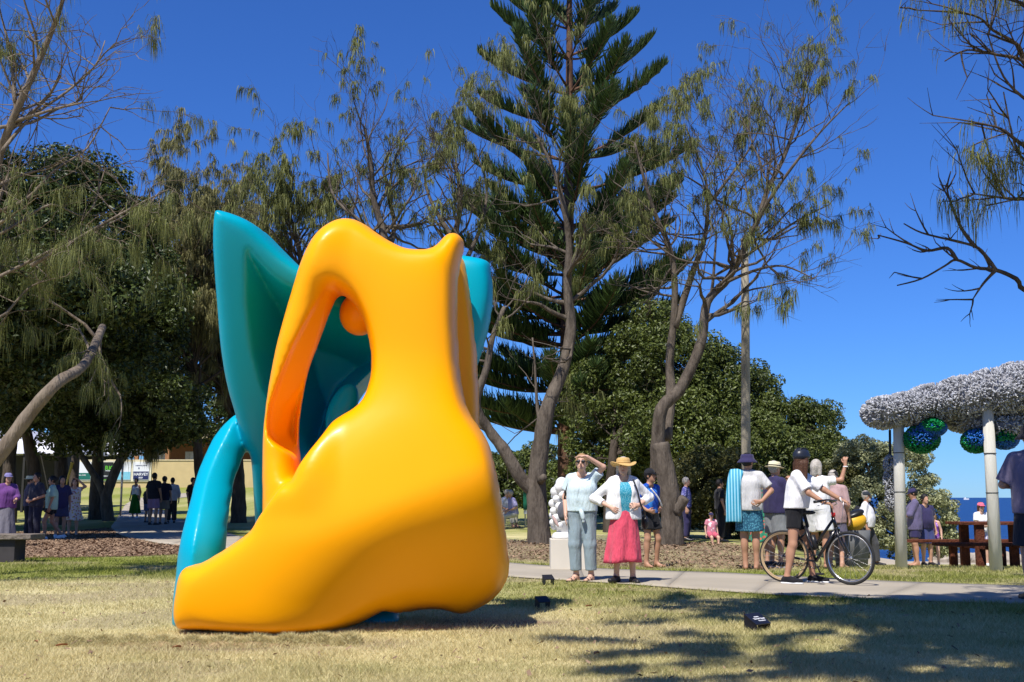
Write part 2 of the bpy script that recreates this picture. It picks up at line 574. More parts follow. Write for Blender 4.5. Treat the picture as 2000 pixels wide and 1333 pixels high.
def spread(vals):
    return np.unique(np.round(np.concatenate(vals), 4))
gx = spread([np.arange(-15, 13.01, 0.2), -15 - np.geomspace(0.3, 700, 34), 13 + np.geomspace(0.3, 700, 34)])
gy = spread([np.arange(3, 33.01, 0.2), 33 + np.geomspace(0.3, 1200, 60), 3 - np.geomspace(0.3, 120, 16)])
GX, GY = np.meshgrid(gx, gy, indexing='ij')
GZ = ground_z(GX, GY)
nxg, nyg = GX.shape
gv = np.stack([GX, GY, GZ], -1).reshape(-1, 3)
I = np.arange(nxg * nyg).reshape(nxg, nyg)
gf = np.stack([I[:-1, :-1], I[1:, :-1], I[1:, 1:], I[:-1, 1:]], -1).reshape(-1, 4)
gme = mesh_from('lawn', gv, gf, True)
gg, gb, gs = turf(gv[:, 0], gv[:, 1])
att = gme.color_attributes.new('turf', 'FLOAT_COLOR', 'POINT')
att.data.foreach_set('color', np.stack([gg, gb, gs, np.ones_like(gg)], -1).astype(np.float32).ravel())

STRAW = (0.72, 0.63, 0.35); STRAW2 = (0.45, 0.385, 0.185)
GREEN = (0.125, 0.165, 0.022); GREEN2 = (0.26, 0.27, 0.05)
SOIL = (0.19, 0.135, 0.085)

def turf_material(name, blades):
    m = bpy.data.materials.new(name); m.use_nodes = True
    nt = m.node_tree; N = nt.nodes; L = nt.links; p = N['Principled BSDF']
    p.inputs['Roughness'].default_value = 0.85; p.inputs['Specular IOR Level'].default_value = 0.12
    at = N.new('ShaderNodeAttribute'); at.attribute_name = 'turf'
    sp = N.new('ShaderNodeSeparateColor'); L.new(at.outputs['Color'], sp.inputs[0])
    geo = N.new('ShaderNodeNewGeometry')
    nz = N.new('ShaderNodeTexNoise'); nz.inputs['Scale'].default_value = 26; nz.inputs['Detail'].default_value = 6
    L.new(geo.outputs['Position'], nz.inputs['Vector'])
    src = geo.outputs['Random Per Island'] if blades else nz.outputs['Fac']
    r1 = ramp_node(nt, [(0.25, STRAW2), (0.75, STRAW)]); L.new(src, r1.inputs[0])
    r2 = ramp_node(nt, [(0.2, GREEN), (0.8, GREEN2)]); L.new(src, r2.inputs[0])
    def mix(f, a, b):
        x = N.new('ShaderNodeMix'); x.data_type = 'RGBA'
        L.new(f, x.inputs[0])
        for s, i in ((a, 6), (b, 7)):
            if isinstance(s, tuple): x.inputs[i].default_value = (*s, 1)
            else: L.new(s, x.inputs[i])
        return x.outputs[2]
    c = mix(sp.outputs[0], r1.outputs[0], r2.outputs[0])
    if not blades:
        r3 = ramp_node(nt, [(0.3, (0.10, 0.068, 0.042)), (0.55, SOIL), (0.75, (0.27, 0.20, 0.125))]); L.new(nz.outputs['Fac'], r3.inputs[0])
        c = mix(sp.outputs[1], c, r3.outputs[0])
        r4 = ramp_node(nt, [(0.3, (0.35, 0.29, 0.21)), (0.7, (0.5, 0.43, 0.32))]); L.new(nz.outputs['Fac'], r4.inputs[0])
        c = mix(sp.outputs[2], c, r4.outputs[0])
        b = N.new('ShaderNodeBump'); b.inputs['Strength'].default_value = 0.8; b.inputs['Distance'].default_value = 0.03
        L.new(nz.outputs['Fac'], b.inputs['Height']); L.new(b.outputs[0], p.inputs['Normal'])
    L.new(c, p.inputs['Base Color'])
    if blades:
        tr = N.new('ShaderNodeBsdfTranslucent'); L.new(c, tr.inputs['Color'])
        mx = N.new('ShaderNodeMixShader'); mx.inputs[0].default_value = 0.3
        L.new(p.outputs[0], mx.inputs[1]); L.new(tr.outputs[0], mx.inputs[2]); L.new(mx.outputs[0], N['Material Output'].inputs['Surface'])
    return m

obj('lawn', gme, turf_material('turf_ground', False), kind='structure')

# concrete path, laid a little proud of the turf
M_CONC = mat('concrete', (0.36, 0.315, 0.245), 0.85, var=0.16, scale=0.7, bump=0.25, bscale=45, spec=0.2)
_nt = M_CONC.node_tree
K = 9
def path_strip(i0, i1, dz, gap=0.0):
    """one cast slab of the path between two rows of its edge lines"""
    V = []
    rows = list(range(i0, i1 + 1))
    for r_ in rows:
        a, b = ne[r_], fe[r_]
        if gap and r_ == rows[0]: a = a + (ne[r_ + 1] - a) / np.linalg.norm(ne[r_ + 1] - a) * gap; b = b + (fe[r_ + 1] - b) / np.linalg.norm(fe[r_ + 1] - b) * gap
        for k in range(K):
            q = a + (b - a) * k / (K - 1)
            V.append((q[0], q[1], gz(q[0], q[1]) + dz))
    J = np.arange(len(V)).reshape(-1, K)
    F_ = np.stack([J[:-1, :-1], J[:-1, 1:], J[1:, 1:], J[1:, :-1]], -1).reshape(-1, 4)
    V = np.array(V)
    n_ = np.cross(V[F_[0, 1]] - V[F_[0, 0]], V[F_[0, 2]] - V[F_[0, 0]])
    if n_[2] < 0: F_ = F_[:, ::-1].copy()
    return mesh_from('slab', V, F_, True)
M_JOINT = mat('path_joint', (0.10, 0.085, 0.065), 0.95)
path_o = obj('concrete_path', path_strip(0, len(ne) - 1, 0.006), M_JOINT, kind='structure')
i_ = 0
while i_ < len(ne) - 1:
    j_ = min(i_ + 9, len(ne) - 1)
    o = obj('slab', path_strip(i_, j_, 0.020, 0.006), M_CONC, path_o)
    sm = o.modifiers.new('slab', 'SOLIDIFY'); sm.thickness = 0.012; sm.offset = -1
    i_ = j_

# wood chip mulch bed on the left, as a sheet with loose chips on it
M_MULCH = mat('mulch', (0.19, 0.115, 0.072), 0.95, var=0.45, scale=22, bump=0.9, bscale=35, spec=0.1)
def sheet(poly, dz, step=0.5):
    x0, y0 = poly.min(0); x1, y1 = poly.max(0)
    xs = np.arange(x0, x1 + step, step); ys = np.arange(y0, y1 + step, step)
    bm = bmesh.new()
    vsb = [bm.verts.new((p[0], p[1], 0)) for p in poly]
    bm.faces.new(vsb)
    for xx in xs[1:-1]:
        bmesh.ops.bisect_plane(bm, geom=bm.verts[:] + bm.edges[:] + bm.faces[:], plane_co=(xx, 0, 0), plane_no=(1, 0, 0))
    for yy in ys[1:-1]:
        bmesh.ops.bisect_plane(bm, geom=bm.verts[:] + bm.edges[:] + bm.faces[:], plane_co=(0, yy, 0), plane_no=(0, 1, 0))
    for v in bm.verts:
        v.co.z = gz(v.co.x, v.co.y) + dz
    bmesh.ops.recalc_face_normals(bm, faces=bm.faces[:])
    if sum(f.normal.z for f in bm.faces) < 0:
        bmesh.ops.reverse_faces(bm, faces=bm.faces[:])
    me = bpy.data.meshes.new('sheet'); bm.to_mesh(me); bm.free()
    return me
obj('mulch_ground', sheet(MULCH_L, 0.012, 0.8), M_MULCH, kind='structure')

def chips(poly, n, seed, size=(0.03, 0.10)):
    r = np.random.default_rng(seed)
    lo = poly.min(0); hi = poly.max(0)
    p = lo + (hi - lo) * r.random((n * 2, 2))
    p = p[in_poly(p[:, 0], p[:, 1], poly)][:n]
    n = len(p)
    z = ground_z(p[:, 0], p[:, 1]) + 0.02 + 0.02 * r.random(n)
    an = r.random(n) * 6.283
    l = size[0] + (size[1] - size[0]) * r.random(n); w = l * (0.25 + 0.3 * r.random(n))
    u = np.stack([np.cos(an), np.sin(an), (r.random(n) - 0.5) * 1.2], -1) * l[:, None] / 2
    v = np.stack([-np.sin(an), np.cos(an), (r.random(n) - 0.5) * 1.2], -1) * w[:, None] / 2
    c = np.stack([p[:, 0], p[:, 1], z], -1)
    vv = np.stack([c - u - v, c + u - v, c + u + v, c - u + v], 1).reshape(-1, 3)
    return mesh_from('chips', vv, np.arange(4 * n).reshape(-1, 4))
M_CHIP = mat_leaf('wood_chip', (0.075, 0.045, 0.028), (0.33, 0.22, 0.135), 0.0, 0.9, 2.0)
o = obj('mulch_chips', chips(MULCH_L, 36000, 3, (0.02, 0.075)), M_CHIP, kind='stuff')
tag(o, 'brown wood chip mulch scattered between the lawn and the path on the left', 'mulch')
o = obj('leaf_litter', chips(MULCH_R, 9000, 5, (0.02, 0.07)), M_CHIP, kind='stuff')
tag(o, 'dry leaf litter on the bare soil beyond the path on the right', 'leaf litter')

FRONT = np.array([(-4.5, 6.2), (4.5, 6.2), (6.5, 12.0), (1.5, 14.0), (-1.0, 15.0), (-8.0, 16.5)])
o = obj('lawn_litter', chips(FRONT, 900, 15, (0.015, 0.05)), M_CHIP, kind='stuff')
tag(o, 'scattered bits of dry leaf and bark on the front lawn', 'leaf litter')

# grass blades where single blades can be made out
def blades(n, dmin, dmax, hgt, wid, seed, xr=None):
    r = np.random.default_rng(seed)
    u = r.random(n * 2)
    d = 1.0 / (1 / dmin + (1 / dmax - 1 / dmin) * u)          # denser close by
    x = (r.random(n * 2) - 0.5) * 2 * 0.50 * d
    if xr: 
        k = (x > xr[0]) & (x < xr[1]); x = x[k]; d = d[k]
    k = ~in_poly(x, d, PATH_POLY) & ~in_poly(x, d, MULCH_L)
    x, d = x[k], d[k]
    g, b, s = turf(x, d)
    k = r.random(len(x)) > b * 0.9
    x, d, g, b, s = x[k][:n], d[k][:n], g[k][:n], b[k][:n], s[k][:n]
    n = len(x)
    z = ground_z(x, d) - 0.004
    an = r.random(n) * 6.283
    sc = 0.35 + 0.75 * vnoise(x * 3.1, d * 3.1, 11) + 0.6 * vnoise(x * 0.8, d * 0.9, 12) ** 2
    h = hgt * (0.45 + 0.8 * r.random(n)) * sc * (1 + 0.35 * g)
    w = wid * (0.6 + 0.8 * r.random(n)) * np.clip(d / 8.0, 1, 3)
    lean = h * (0.3 + 1.1 * r.random(n)); la = r.random(n) * 6.283
    base = np.stack([x, d, z], -1)
    sd = np.stack([np.cos(an), np.sin(an), np.zeros(n)], -1) * w[:, None]
    tip = base + np.stack([np.cos(la) * lean, np.sin(la) * lean, h], -1)
    V = np.stack([base - sd, base + sd, tip], 1).reshape(-1, 3)
    me = mesh_from('grass', V, np.arange(3 * n).reshape(-1, 3))
    c = np.clip(g + (r.random(n) - 0.5) * 0.5, 0, 1)
    C = np.repeat(np.stack([c, b, s, np.ones(n)], -1), 3, 0).astype(np.float32)
    a = me.color_attributes.new('turf', 'FLOAT_COLOR', 'POINT'); a.data.foreach_set('color', C.ravel())
    return me
M_BLADE = turf_material('grass_blade', True)
o = obj('grass', blades(470000, 5.6, 24.0, 0.040, 0.0026, 21), M_BLADE, kind='stuff')
tag(o, 'short dry straw and green lawn grass round the sculpture and path', 'grass')

# the sea and the far beach
def sea_material():
    m = bpy.data.materials.new('sea_water'); m.use_nodes = True
    nt = m.node_tree; N = nt.nodes; L = nt.links; p = N['Principled BSDF']
    p.inputs['Base Color'].default_value = (0.006, 0.045, 0.20, 1)
    p.inputs['Roughness'].default_value = 0.35; p.inputs['IOR'].default_value = 1.33; p.inputs['Specular IOR Level'].default_value = 0.25
    geo = N.new('ShaderNodeNewGeometry'); mp = N.new('ShaderNodeMapping'); mp.inputs['Scale'].default_value = (0.10, 0.22, 1)
    L.new(geo.outputs['Position'], mp.inputs[0])
    nz = N.new('ShaderNodeTexNoise'); nz.inputs['Scale'].default_value = 1.0; nz.inputs['Detail'].default_value = 6
    L.new(mp.outputs[0], nz.inputs['Vector'])
    b = N.new('ShaderNodeBump'); b.inputs['Strength'].default_value = 1.0; b.inputs['Distance'].default_value = 1.2
    L.new(nz.outputs['Fac'], b.inputs['Height']); L.new(b.outputs[0], p.inputs['Normal'])
    r = ramp_node(nt, [(0.35, (0.003, 0.018, 0.095)), (0.65, (0.008, 0.048, 0.17))])
    L.new(nz.outputs['Fac'], r.inputs[0]); L.new(r.outputs[0], p.inputs['Base Color'])
    return m
SEA_Z = -8.9
obj('sea', mesh_from('sea', [(-2000, 150, SEA_Z), (40000, 150, SEA_Z), (40000, 50000, SEA_Z), (-2000, 50000, SEA_Z)], [(0, 1, 2, 3)]), sea_material(), kind='structure')
# ------------------------------------------------------------------ the sculpture: two interlocking fibreglass forms
def gloss_paint(name, col, rough=0.36):
    m = mat(name, col, rough, var=0.025, scale=1.2, spec=0.18, coat=0.05)
    p = m.node_tree.nodes['Principled BSDF']
    p.inputs['Coat Roughness'].default_value = 0.16
    return m
M_YEL = gloss_paint('yellow_paint', (0.95, 0.375, 0.0))
M_TEAL = gloss_paint('teal_paint', (0.0, 0.335, 0.475))

SH = 0.02
def to_plane(pts, d):
    """outline of a form drawn at photo pixels, carried to its own distance, in metres (x, z)"""
    out = []
    for x, y in pts:
        q = px(x, y, d if not callable(d) else TD)
        if callable(d):
            for _ in range(4): q = px(x, y, d(q.z))
        out.append((q.x, q.z))
    return np.array(out)

def poisson(mask, h, it=1400):
    u = np.zeros(mask.shape, np.float32)
    for _ in range(it):
        a = 0.25 * (np.roll(u, 1, 0) + np.roll(u, -1, 0) + np.roll(u, 1, 1) + np.roll(u, -1, 1) + 2 * h * h)
        u = np.where(mask, a, 0)
    return u

def inflate(F, outline, hole=None, yc=0.0, thick=1.0, p=2.0, cap=1e9, n=4, closed_smooth=True, op='add', k=0.03, soft=0.0, base=0.0, ridge=0.0):
    """swell an outline (x, z) about the surface y = yc(x, z); profile is round where the form is broad"""
    X2, Z2 = np.meshgrid(F.ax[0], F.ax[2], indexing='ij')
    poly = catmull(outline, n, True) if closed_smooth else np.array(outline)
    sd = poly_sdf(X2, Z2, poly)
    if hole is not None:
        hp = catmull(hole, n, True)
        sd = np.maximum(sd, -poly_sdf(X2, Z2, hp))
    u = poisson(sd < 0, F.h)
    r = np.sqrt(np.maximum(u, 0))                       # about the half width of the form
    r = np.where(r > cap * 0.6, cap * 0.6 + cap * 0.4 * np.tanh((r - cap * 0.6) / (cap * 0.8)) + np.maximum(r - cap, 0) * 0.12, r)
    YC = np.zeros(X2.shape) + (yc(X2, Z2) if callable(yc) else yc)
    T = thick(X2, Z2) if callable(thick) else np.full(X2.shape, thick)
    half = base * (1 - np.exp(-np.maximum(-sd, 0) / 0.03)) + T * r
    if ridge:
        half = half * 0.6 + 0.8 * ridge * np.maximum(-sd, 0)
    half = np.where(sd < 0, np.maximum(half, 1e-4), 1e-4)
    Y = F.ax[1][None, :, None]
    dy = np.abs(Y - YC[:, None, :])
    # implicit: inside where dy < half and sd < 0
    g = dy - half[:, None, :]
    sd3 = np.broadcast_to(sd[:, None, :], g.shape)
    d = np.where(sd3 < 0, np.maximum(g * 0.7, sd3), np.sqrt(sd3 ** 2 * (sd3 > 0) + np.maximum(g, 0) ** 2))
    F._merge((slice(None), slice(None), slice(None)), d.astype(np.float32), k, op)
    return sd

YD = 9.75          # distance of the yellow form's middle surface
TD = 10.55         # of the teal form behind it

Y_OUT = [(368, 1110), (403, 1097), (439, 1078), (475, 1055), (496, 1040), (509, 1024), (508, 996), (506, 942), (505, 870), (509, 826), (514, 787), (527, 722), (543, 657), (565, 582), (586, 517), (608, 470), (633, 443), (655, 429), (675, 425), (695, 427), (716, 438), (745, 459), (774, 476), (795, 484), (824, 487), (842, 483), (853, 474), (867, 458), (880, 451), (894, 453), (904, 463), (906, 477), (900, 506), (894, 542), (893, 596), (894, 661), (897, 711), (904, 762), (915, 801), (933, 830), (953, 862), (964, 895), (973, 935), (981, 982), (987, 1028), (992, 1079), (993, 1108), (988, 1133), (972, 1162), (954, 1180), (929, 1197), (911, 1208), (893, 1212), (875, 1207), (853, 1199), (817, 1197), (785, 1204), (763, 1206), (745, 1200), (727, 1208), (698, 1222), (673, 1231), (645, 1235), (572, 1235), (500, 1233), (428, 1229), (381, 1227), (360, 1226), (353, 1208), (352, 1190), (356, 1158)]
Y_HOLE = [(652, 569), (664, 571), (682, 584), (698, 607), (712, 639), (721, 679), (724, 718), (719, 751), (709, 780), (691, 798), (660, 818), (630, 846), (608, 873), (592, 906), (583, 935), (578, 938), (574, 892), (571, 852), (573, 820), (579, 783), (594, 718), (619, 654), (640, 596)]
Y_RIDGE = [(640, 573), (652, 568), (664, 571), (680, 584), (660, 640), (630, 700), (600, 780), (584, 850), (578, 900), (565, 885), (542, 870), (524, 850), (526, 805), (543, 762), (572, 697), (608, 628)]

FY = Field((-3.25, 8.45, -0.05), (0.30, 11.35, 3.60), SH)
CA = px(583, 935, YD); CB = px(512, 1030, YD)
CN = np.array([-(CA.z - CB.z), CA.x - CB.x]); CN = CN / np.linalg.norm(CN)       # across the crease, towards the arm
def arm_mask(X, Z):
    """1 on the arm that dives behind the hip, 0 on the body"""
    s_ = (X - CB.x) * CN[0] + (Z - CB.z) * CN[1]
    return sstep(-0.015, 0.05, s_) * sstep(-1.50, -1.62, X) * sstep(2.5, 1.15, Z) * sstep(0.80, 0.90, Z)
def y_centre(X, Z):
    # upper body leans back a little, the arm dives behind the hip, the belly tucks under on the right
    return (YD - 0.18 + 0.30 * sstep(0.7, 2.4, Z) + 0.34 * arm_mask(X, Z) + 0.06 * sstep(-1.2, -2.7, X) * sstep(1.0, 0.2, Z)
            + 0.85 * sstep(1.20, -0.35, Z - 0.40 * (X + 0.75)) * sstep(-2.15, -0.75, X))
def y_thick(X, Z):
    return 0.74 + 0.10 * sstep(1.1, 1.8, Z) + 0.4 * sstep(-1.35, -1.75, X) * sstep(0.9, 1.4, Z)
YP = to_plane(Y_OUT, YD)
inflate(FY, YP, to_plane(Y_HOLE, YD), y_centre, y_thick, cap=0.40, n=4, k=0.0, base=0.15)
# the flat bevel that runs down the inner face of the arm, cut from the front
def cutter(F, poly, slope):
    X2, Z2 = np.meshgrid(F.ax[0], F.ax[2], indexing='ij')
    sd = poly_sdf(X2, Z2, catmull(poly, 4, True))
    y0 = (YD - 0.10 + 0.30 * sstep(2.5, 1.15, Z2))[:, None, :]
    Y = F.ax[1][None, :, None]
    d = np.maximum(sd[:, None, :] + np.maximum(Y - y0, 0) * slope, Y - y0 - 0.7)
    F._merge((slice(None),) * 3, d.astype(np.float32), 0.02, 'sub')
cutter(FY, to_plane(Y_RIDGE, YD), 0.42)
# rear limb on the right, the hollow flank between it and the front
Y_BACK = to_plane([(800, 500), (830, 492), (868, 486), (905, 508), (918, 560), (928, 639), (933, 704), (936, 776), (938, 840), (940, 900), (900, 930), (880, 800), (872, 700), (868, 600), (840, 520)], YD + 0.75)
inflate(FY, Y_BACK, None, YD + 0.72, 1.6, cap=0.2, k=0.10, base=0.10)
# back of the belly, rounding away to the rear right
FY.ell((px(800, 1030, YD).x, YD + 0.50, px(800, 1045, YD).z), (0.70, 0.60, 0.62), 0.15)
FY.ell((px(900, 1120, YD).x, YD + 0.62, 0.55), (0.38, 0.48, 0.40), 0.15)
# blunt tongue of the yellow form hanging behind the opening
c = px(702, 614, YD + 0.52)
FY.ell(tuple(c), (0.165, 0.2, 0.19), 0.03)
FY.cone(tuple(c), (c.x + 0.5, YD + 0.45, c.z + 0.3), 0.15, 0.2, 0.1)
sculp = thing('abstract_sculpture', 'tall glossy yellow and teal abstract sculpture of interlocking curved forms on the lawn', 'sculpture', (-1.35, YD, 0))
def smooth_mesh(me, it=3):
    bm = bmesh.new(); bm.from_mesh(me)
    for _ in range(it):
        bmesh.ops.smooth_vert(bm, verts=bm.verts[:], factor=0.5, use_axis_x=True, use_axis_y=True, use_axis_z=True)
    bm.to_mesh(me); bm.free()
    me.polygons.foreach_set('use_smooth', np.ones(len(me.polygons), dtype=bool))
    return me
def put(o, parent):
    o.parent = parent
    o.matrix_parent_inverse = Matrix.Translation(-Vector(parent.location))
    return o
o = obj('yellow_form', smooth_mesh(FY.mesh('yellow_form'), 5), M_YEL); put(o, sculp)
o['label'] = 'glossy yellow front form with an arm-like loop and swollen belly'

# ---- teal form
FT = Field((-3.45, 9.2, -0.04), (0.25, 12.2, 3.85), SH)
T_WING = to_plane([(418, 410), (424, 406), (437, 407), (471, 417), (500, 433), (529, 462), (558, 490), (590, 514), (640, 545), (690, 560), (722, 600), (726, 690), (700, 730), (680, 756), (660, 795), (648, 830), (620, 880), (590, 930), (560, 990), (530, 1040), (512, 1110), (498, 1110), (492, 1000), (486, 900), (476, 880), (458, 815), (442, 755), (431, 686), (424, 603), (419, 542), (415, 470)], lambda z: TD + 0.22 - 0.45 * (z - 1.7))
inflate(FT, T_WING, None, lambda X, Z: TD + 0.75 + 0.30 * (X + 2.2) - 0.45 * (Z - 1.7), 0.5, cap=0.22, k=0.0, base=0.62)
# hollow inside of the wing: carved from the front right of its sharp ridge
T_CARVE = to_plane([(476, 446), (488, 468), (507, 497), (536, 529), (558, 546), (600, 565), (660, 585), (760, 640), (760, 720), (690, 790), (640, 900), (590, 960), (540, 860), (517, 782), (507, 757), (489, 690), (478, 600), (476, 510)], lambda z: TD + 0.10 - 0.45 * (z - 1.7))
def carve(F, poly, y1, slope, smooth=False):
    X2, Z2 = np.meshgrid(F.ax[0], F.ax[2], indexing='ij')
    sd = poly_sdf(X2, Z2, np.array(poly))
    Y = F.ax[1][None, :, None]
    # dish: floor deepens away from the ridge
    depth = y1 + 0.30 * (X2 + 2.2) - 0.45 * (Z2 - 1.7) + np.clip(-sd, 0, 0.40) * slope
    d = np.maximum(sd[:, None, :], Y - depth[:, None, :])
    F._merge((slice(None),) * 3, d.astype(np.float32), 0.02, 'sub')
carve(FT, T_CARVE, TD - 0.12, 3.0)
# pale teal lobe seen low in the opening
c = px(668, 800, TD - 0.05); FT.ell(tuple(c), (0.13, 0.10, 0.26), 0.04, M=Matrix.Rotation(rad(22), 3, 'Y'))
# front left leg
leg_y = lambda z: YD + 0.30 + 0.78 * sstep(0.6, 1.75, z)
T_LEG = to_plane([(459, 811), (439, 829), (417, 858), (395, 906), (380, 953), (366, 1010), (355, 1054), (348, 1104), (341, 1169), (337, 1231), (350, 1236), (420, 1232), (440, 1160), (439, 1079), (441, 1046), (446, 1000), (457, 938), (472, 896), (484, 868), (482, 830), (470, 812)], lambda z: float(leg_y(z)))
inflate(FT, T_LEG, None, lambda X, Z: leg_y(Z), 1.0, cap=0.3, k=0.06, base=0.10, ridge=0.9)
# right hand horn and the arm under it
T_HORN = to_plane([(880, 498), (910, 503), (932, 506), (950, 511), (957, 517), (961, 542), (963, 582), (958, 628), (946, 675), (934, 712), (905, 800), (870, 860), (840, 800), (850, 640), (862, 540)], TD + 0.1)
inflate(FT, T_HORN, None, lambda X, Z: TD + 0.10, 1.0, cap=0.25, k=0.06, base=0.12)
FT.cone(tuple(px(905, 560, TD + 0.1)), tuple(px(700, 560, TD + 0.25)), 0.16, 0.16, 0.15)
FT.cone(tuple(px(860, 840, TD + 0.1)), tuple(px(745, 1185, TD + 0.1)), 0.2, 0.16, 0.1)
FT.ell(tuple(px(738, 1212, TD - 0.15)), (0.20, 0.26, 0.10), 0.12)
FT.plane((0, 0, 0.0), (0, 0, -1))
o = obj('teal_form', smooth_mesh(FT.mesh('teal_form'), 4), M_TEAL); put(o, sculp)
o['label'] = 'teal rear form with tall pointed wing, hollow inside, and arched leg'
# ------------------------------------------------------------------ trees
M_BARK_GREY = mat_bark('grey_bark', (0.045, 0.035, 0.027), (0.18, 0.148, 0.115))
M_BARK_PALE = mat_bark('pale_bark', (0.10, 0.075, 0.055), (0.27, 0.22, 0.165))
M_BARK_DARK = mat_bark('dark_bark', (0.035, 0.027, 0.02), (0.12, 0.095, 0.075))
M_BARK_PINE = mat_bark('pine_bark', (0.05, 0.028, 0.018), (0.20, 0.11, 0.07))
M_SHEOAK = mat_leaf('sheoak_needles', (0.040, 0.055, 0.014), (0.21, 0.22, 0.062), 0.25, 0.6, 0.8)
M_SHEOAK_DRY = mat_leaf('sheoak_needles_dry', (0.055, 0.06, 0.022), (0.27, 0.25, 0.095), 0.25, 0.6, 0.8)
M_PINE = mat_leaf('pine_needles', (0.008, 0.022, 0.007), (0.065, 0.11, 0.026), 0.08, 0.5, 0.5)
M_BROAD = mat_leaf('dark_broad_leaves', (0.012, 0.024, 0.006), (0.075, 0.10, 0.02), 0.15, 0.42, 0.6)
M_BROAD2 = mat_leaf('mid_broad_leaves', (0.020, 0.034, 0.008), (0.135, 0.165, 0.034), 0.18, 0.42, 0.5)
M_BROAD3 = mat_leaf('olive_leaves', (0.032, 0.042, 0.011), (0.15, 0.14, 0.035), 0.18, 0.5, 0.5)
M_SILVER = mat_leaf('silver_leaves', (0.07, 0.085, 0.03), (0.42, 0.43, 0.22), 0.18, 0.5, 0.5)

class Tree:
    """limbs of a tree, grown outwards from drawn main limbs"""
    def __init__(self, seed):
        self.r = random.Random(seed)
        self.wood = MB()
        self.tips = []                     # (point, direction, size)
    def limb(self, pts, r0, r1, n=7, sub=4, knob=0.06):
        P = catmull([tuple(p) for p in pts], sub)
        N = len(P)
        R = [r0 + (r1 - r0) * (i / (N - 1)) ** 0.8 for i in range(N)]
        R = [q * (1 + knob * self.r.uniform(-1, 1)) for q in R]
        self.wood.tube(P, R, n)
        return P, R
    def grow(self, p, d, length, r, depth, gnarl=0.35, up=0.15, fork=(2, 3), droop=0.0, shrink=0.68, tipsize=1.0, leaf_from=1, bare=0.0):
        rr = self.r
        n = max(3, int(length / 0.28))
        if n > 7: n = 7
        p = Vector(p); d = Vector(d).normalized()
        pts = [p.copy()]; step = length / n
        for i in range(n):
            d = (d + Vector((rr.gauss(0, gnarl), rr.gauss(0, gnarl), rr.gauss(0, gnarl) * 0.8 + up - droop)) * 0.5).normalized()
            p = p + d * step
            pts.append(p.copy())
        r1 = r * 0.55 if depth > 0 else r * 0.35
        rads = [r + (r1 - r) * i / n for i in range(n + 1)]
        self.wood.tube(pts, rads, 6 if r > 0.05 else (4 if r > 0.018 else 3), cap=False)
        if depth <= leaf_from and rr.random() >= bare:
            for i in range(1, n + 1):
                if rr.random() < 0.75:
                    self.tips.append((pts[i], d.copy(), tipsize))
        if depth == 0:
            return
        k = rr.randint(*fork)
        for j in range(k):
            i = rr.randint(max(1, n // 3), n) if j < k - 1 else n
            q = pts[i]
            ax = Vector((rr.gauss(0, 1), rr.gauss(0, 1), rr.gauss(0, 0.7)))
            nd = (d + ax.normalized() * rr.uniform(0.45, 0.95)).normalized()
            self.grow(q, nd, length * shrink * rr.uniform(0.75, 1.2), max(rads[i] * rr.uniform(0.55, 0.8), 0.006), depth - 1, gnarl, up, fork, droop, shrink, tipsize, leaf_from, bare)
    def sprout(self, P, R, count, length, depth, t0=0.3, out=0.7, **kw):
        """side branches along a drawn limb"""
        rr = self.r
        N = len(P)
        for _ in range(count):
            i = rr.randint(int(N * t0), N - 1)
            i0 = max(i - 1, 0); i1 = min(i + 1, N - 1)
            t = Vector(P[i1] - P[i0]).normalized()
            ax = Vector((rr.gauss(0, 1), rr.gauss(0, 1), rr.gauss(0.25, 0.8))).normalized()
            d = (t * (1 - out) + ax * out).normalized()
            self.grow(P[i], d, length * rr.uniform(0.6, 1.15), max(R[i] * 0.5, 0.012), depth, **kw)

def tassels(tips, per, length, width, seed, keep=1.0, spreadf=0.5):
    """drooping she-oak needles: thin strips in three segments hanging from the twigs"""
    r = np.random.default_rng(seed)
    A = np.array([tuple(t[0]) for t in tips])
    nz_ = vnoise(A[:, 0] * 1.3 + A[:, 1] * 0.7 + 50, A[:, 2] * 1.4 + A[:, 1] * 0.4 + 50, seed)
    thr = np.quantile(nz_, max(0.0, 0.92 - keep))
    T = [t for t, q in zip(tips, nz_) if q >= thr and r.random() < 0.75 + 0.25 * keep]
    if not T: return None
    P = np.array([tuple(t[0]) for t in T]); D = np.array([tuple(t[1]) for t in T]); S = np.array([t[2] for t in T])
    cl = r.random(len(P)) ** 1.2 + 0.3
    n = np.maximum((per * S * cl).astype(int), 2)
    I = np.repeat(np.arange(len(P)), n)
    m = len(I)
    base = P[I] + r.normal(0, 0.03, (m, 3))
    dr = D[I] * 0.6 + r.normal(0, spreadf, (m, 3)); dr[:, 2] -= 0.15
    dr /= np.linalg.norm(dr, axis=1)[:, None]
    L = length * (0.5 + 0.8 * r.random(m)) * (0.6 + 0.6 * cl[I])
    down = np.array([0, 0, -1.0])
    p1 = base + dr * (L * 0.25)[:, None]
    p2 = p1 + (dr * 0.35 + down * 0.9) * (L * 0.35)[:, None]
    p3 = p2 + (dr * 0.08 + down) * (L * 0.42)[:, None]
    an = r.random(m) * 6.283
    s = np.stack([np.cos(an), np.sin(an), np.zeros(m)], -1) * (width * (0.6 + 0.8 * r.random(m)))[:, None] / 2
    V = np.stack([base - s, base + s, p1 - s, p1 + s, p2 - s, p2 + s, p3], 1).reshape(-1, 3)
    B = np.arange(m)[:, None] * 7
    Fq = np.concatenate([B + np.array([[0, 1, 3]]), B + np.array([[0, 3, 2]]), B + np.array([[2, 3, 5]]), B + np.array([[2, 5, 4]]), B + np.array([[4, 5, 6]])], 0)
    return mesh_from('needles', V, Fq)

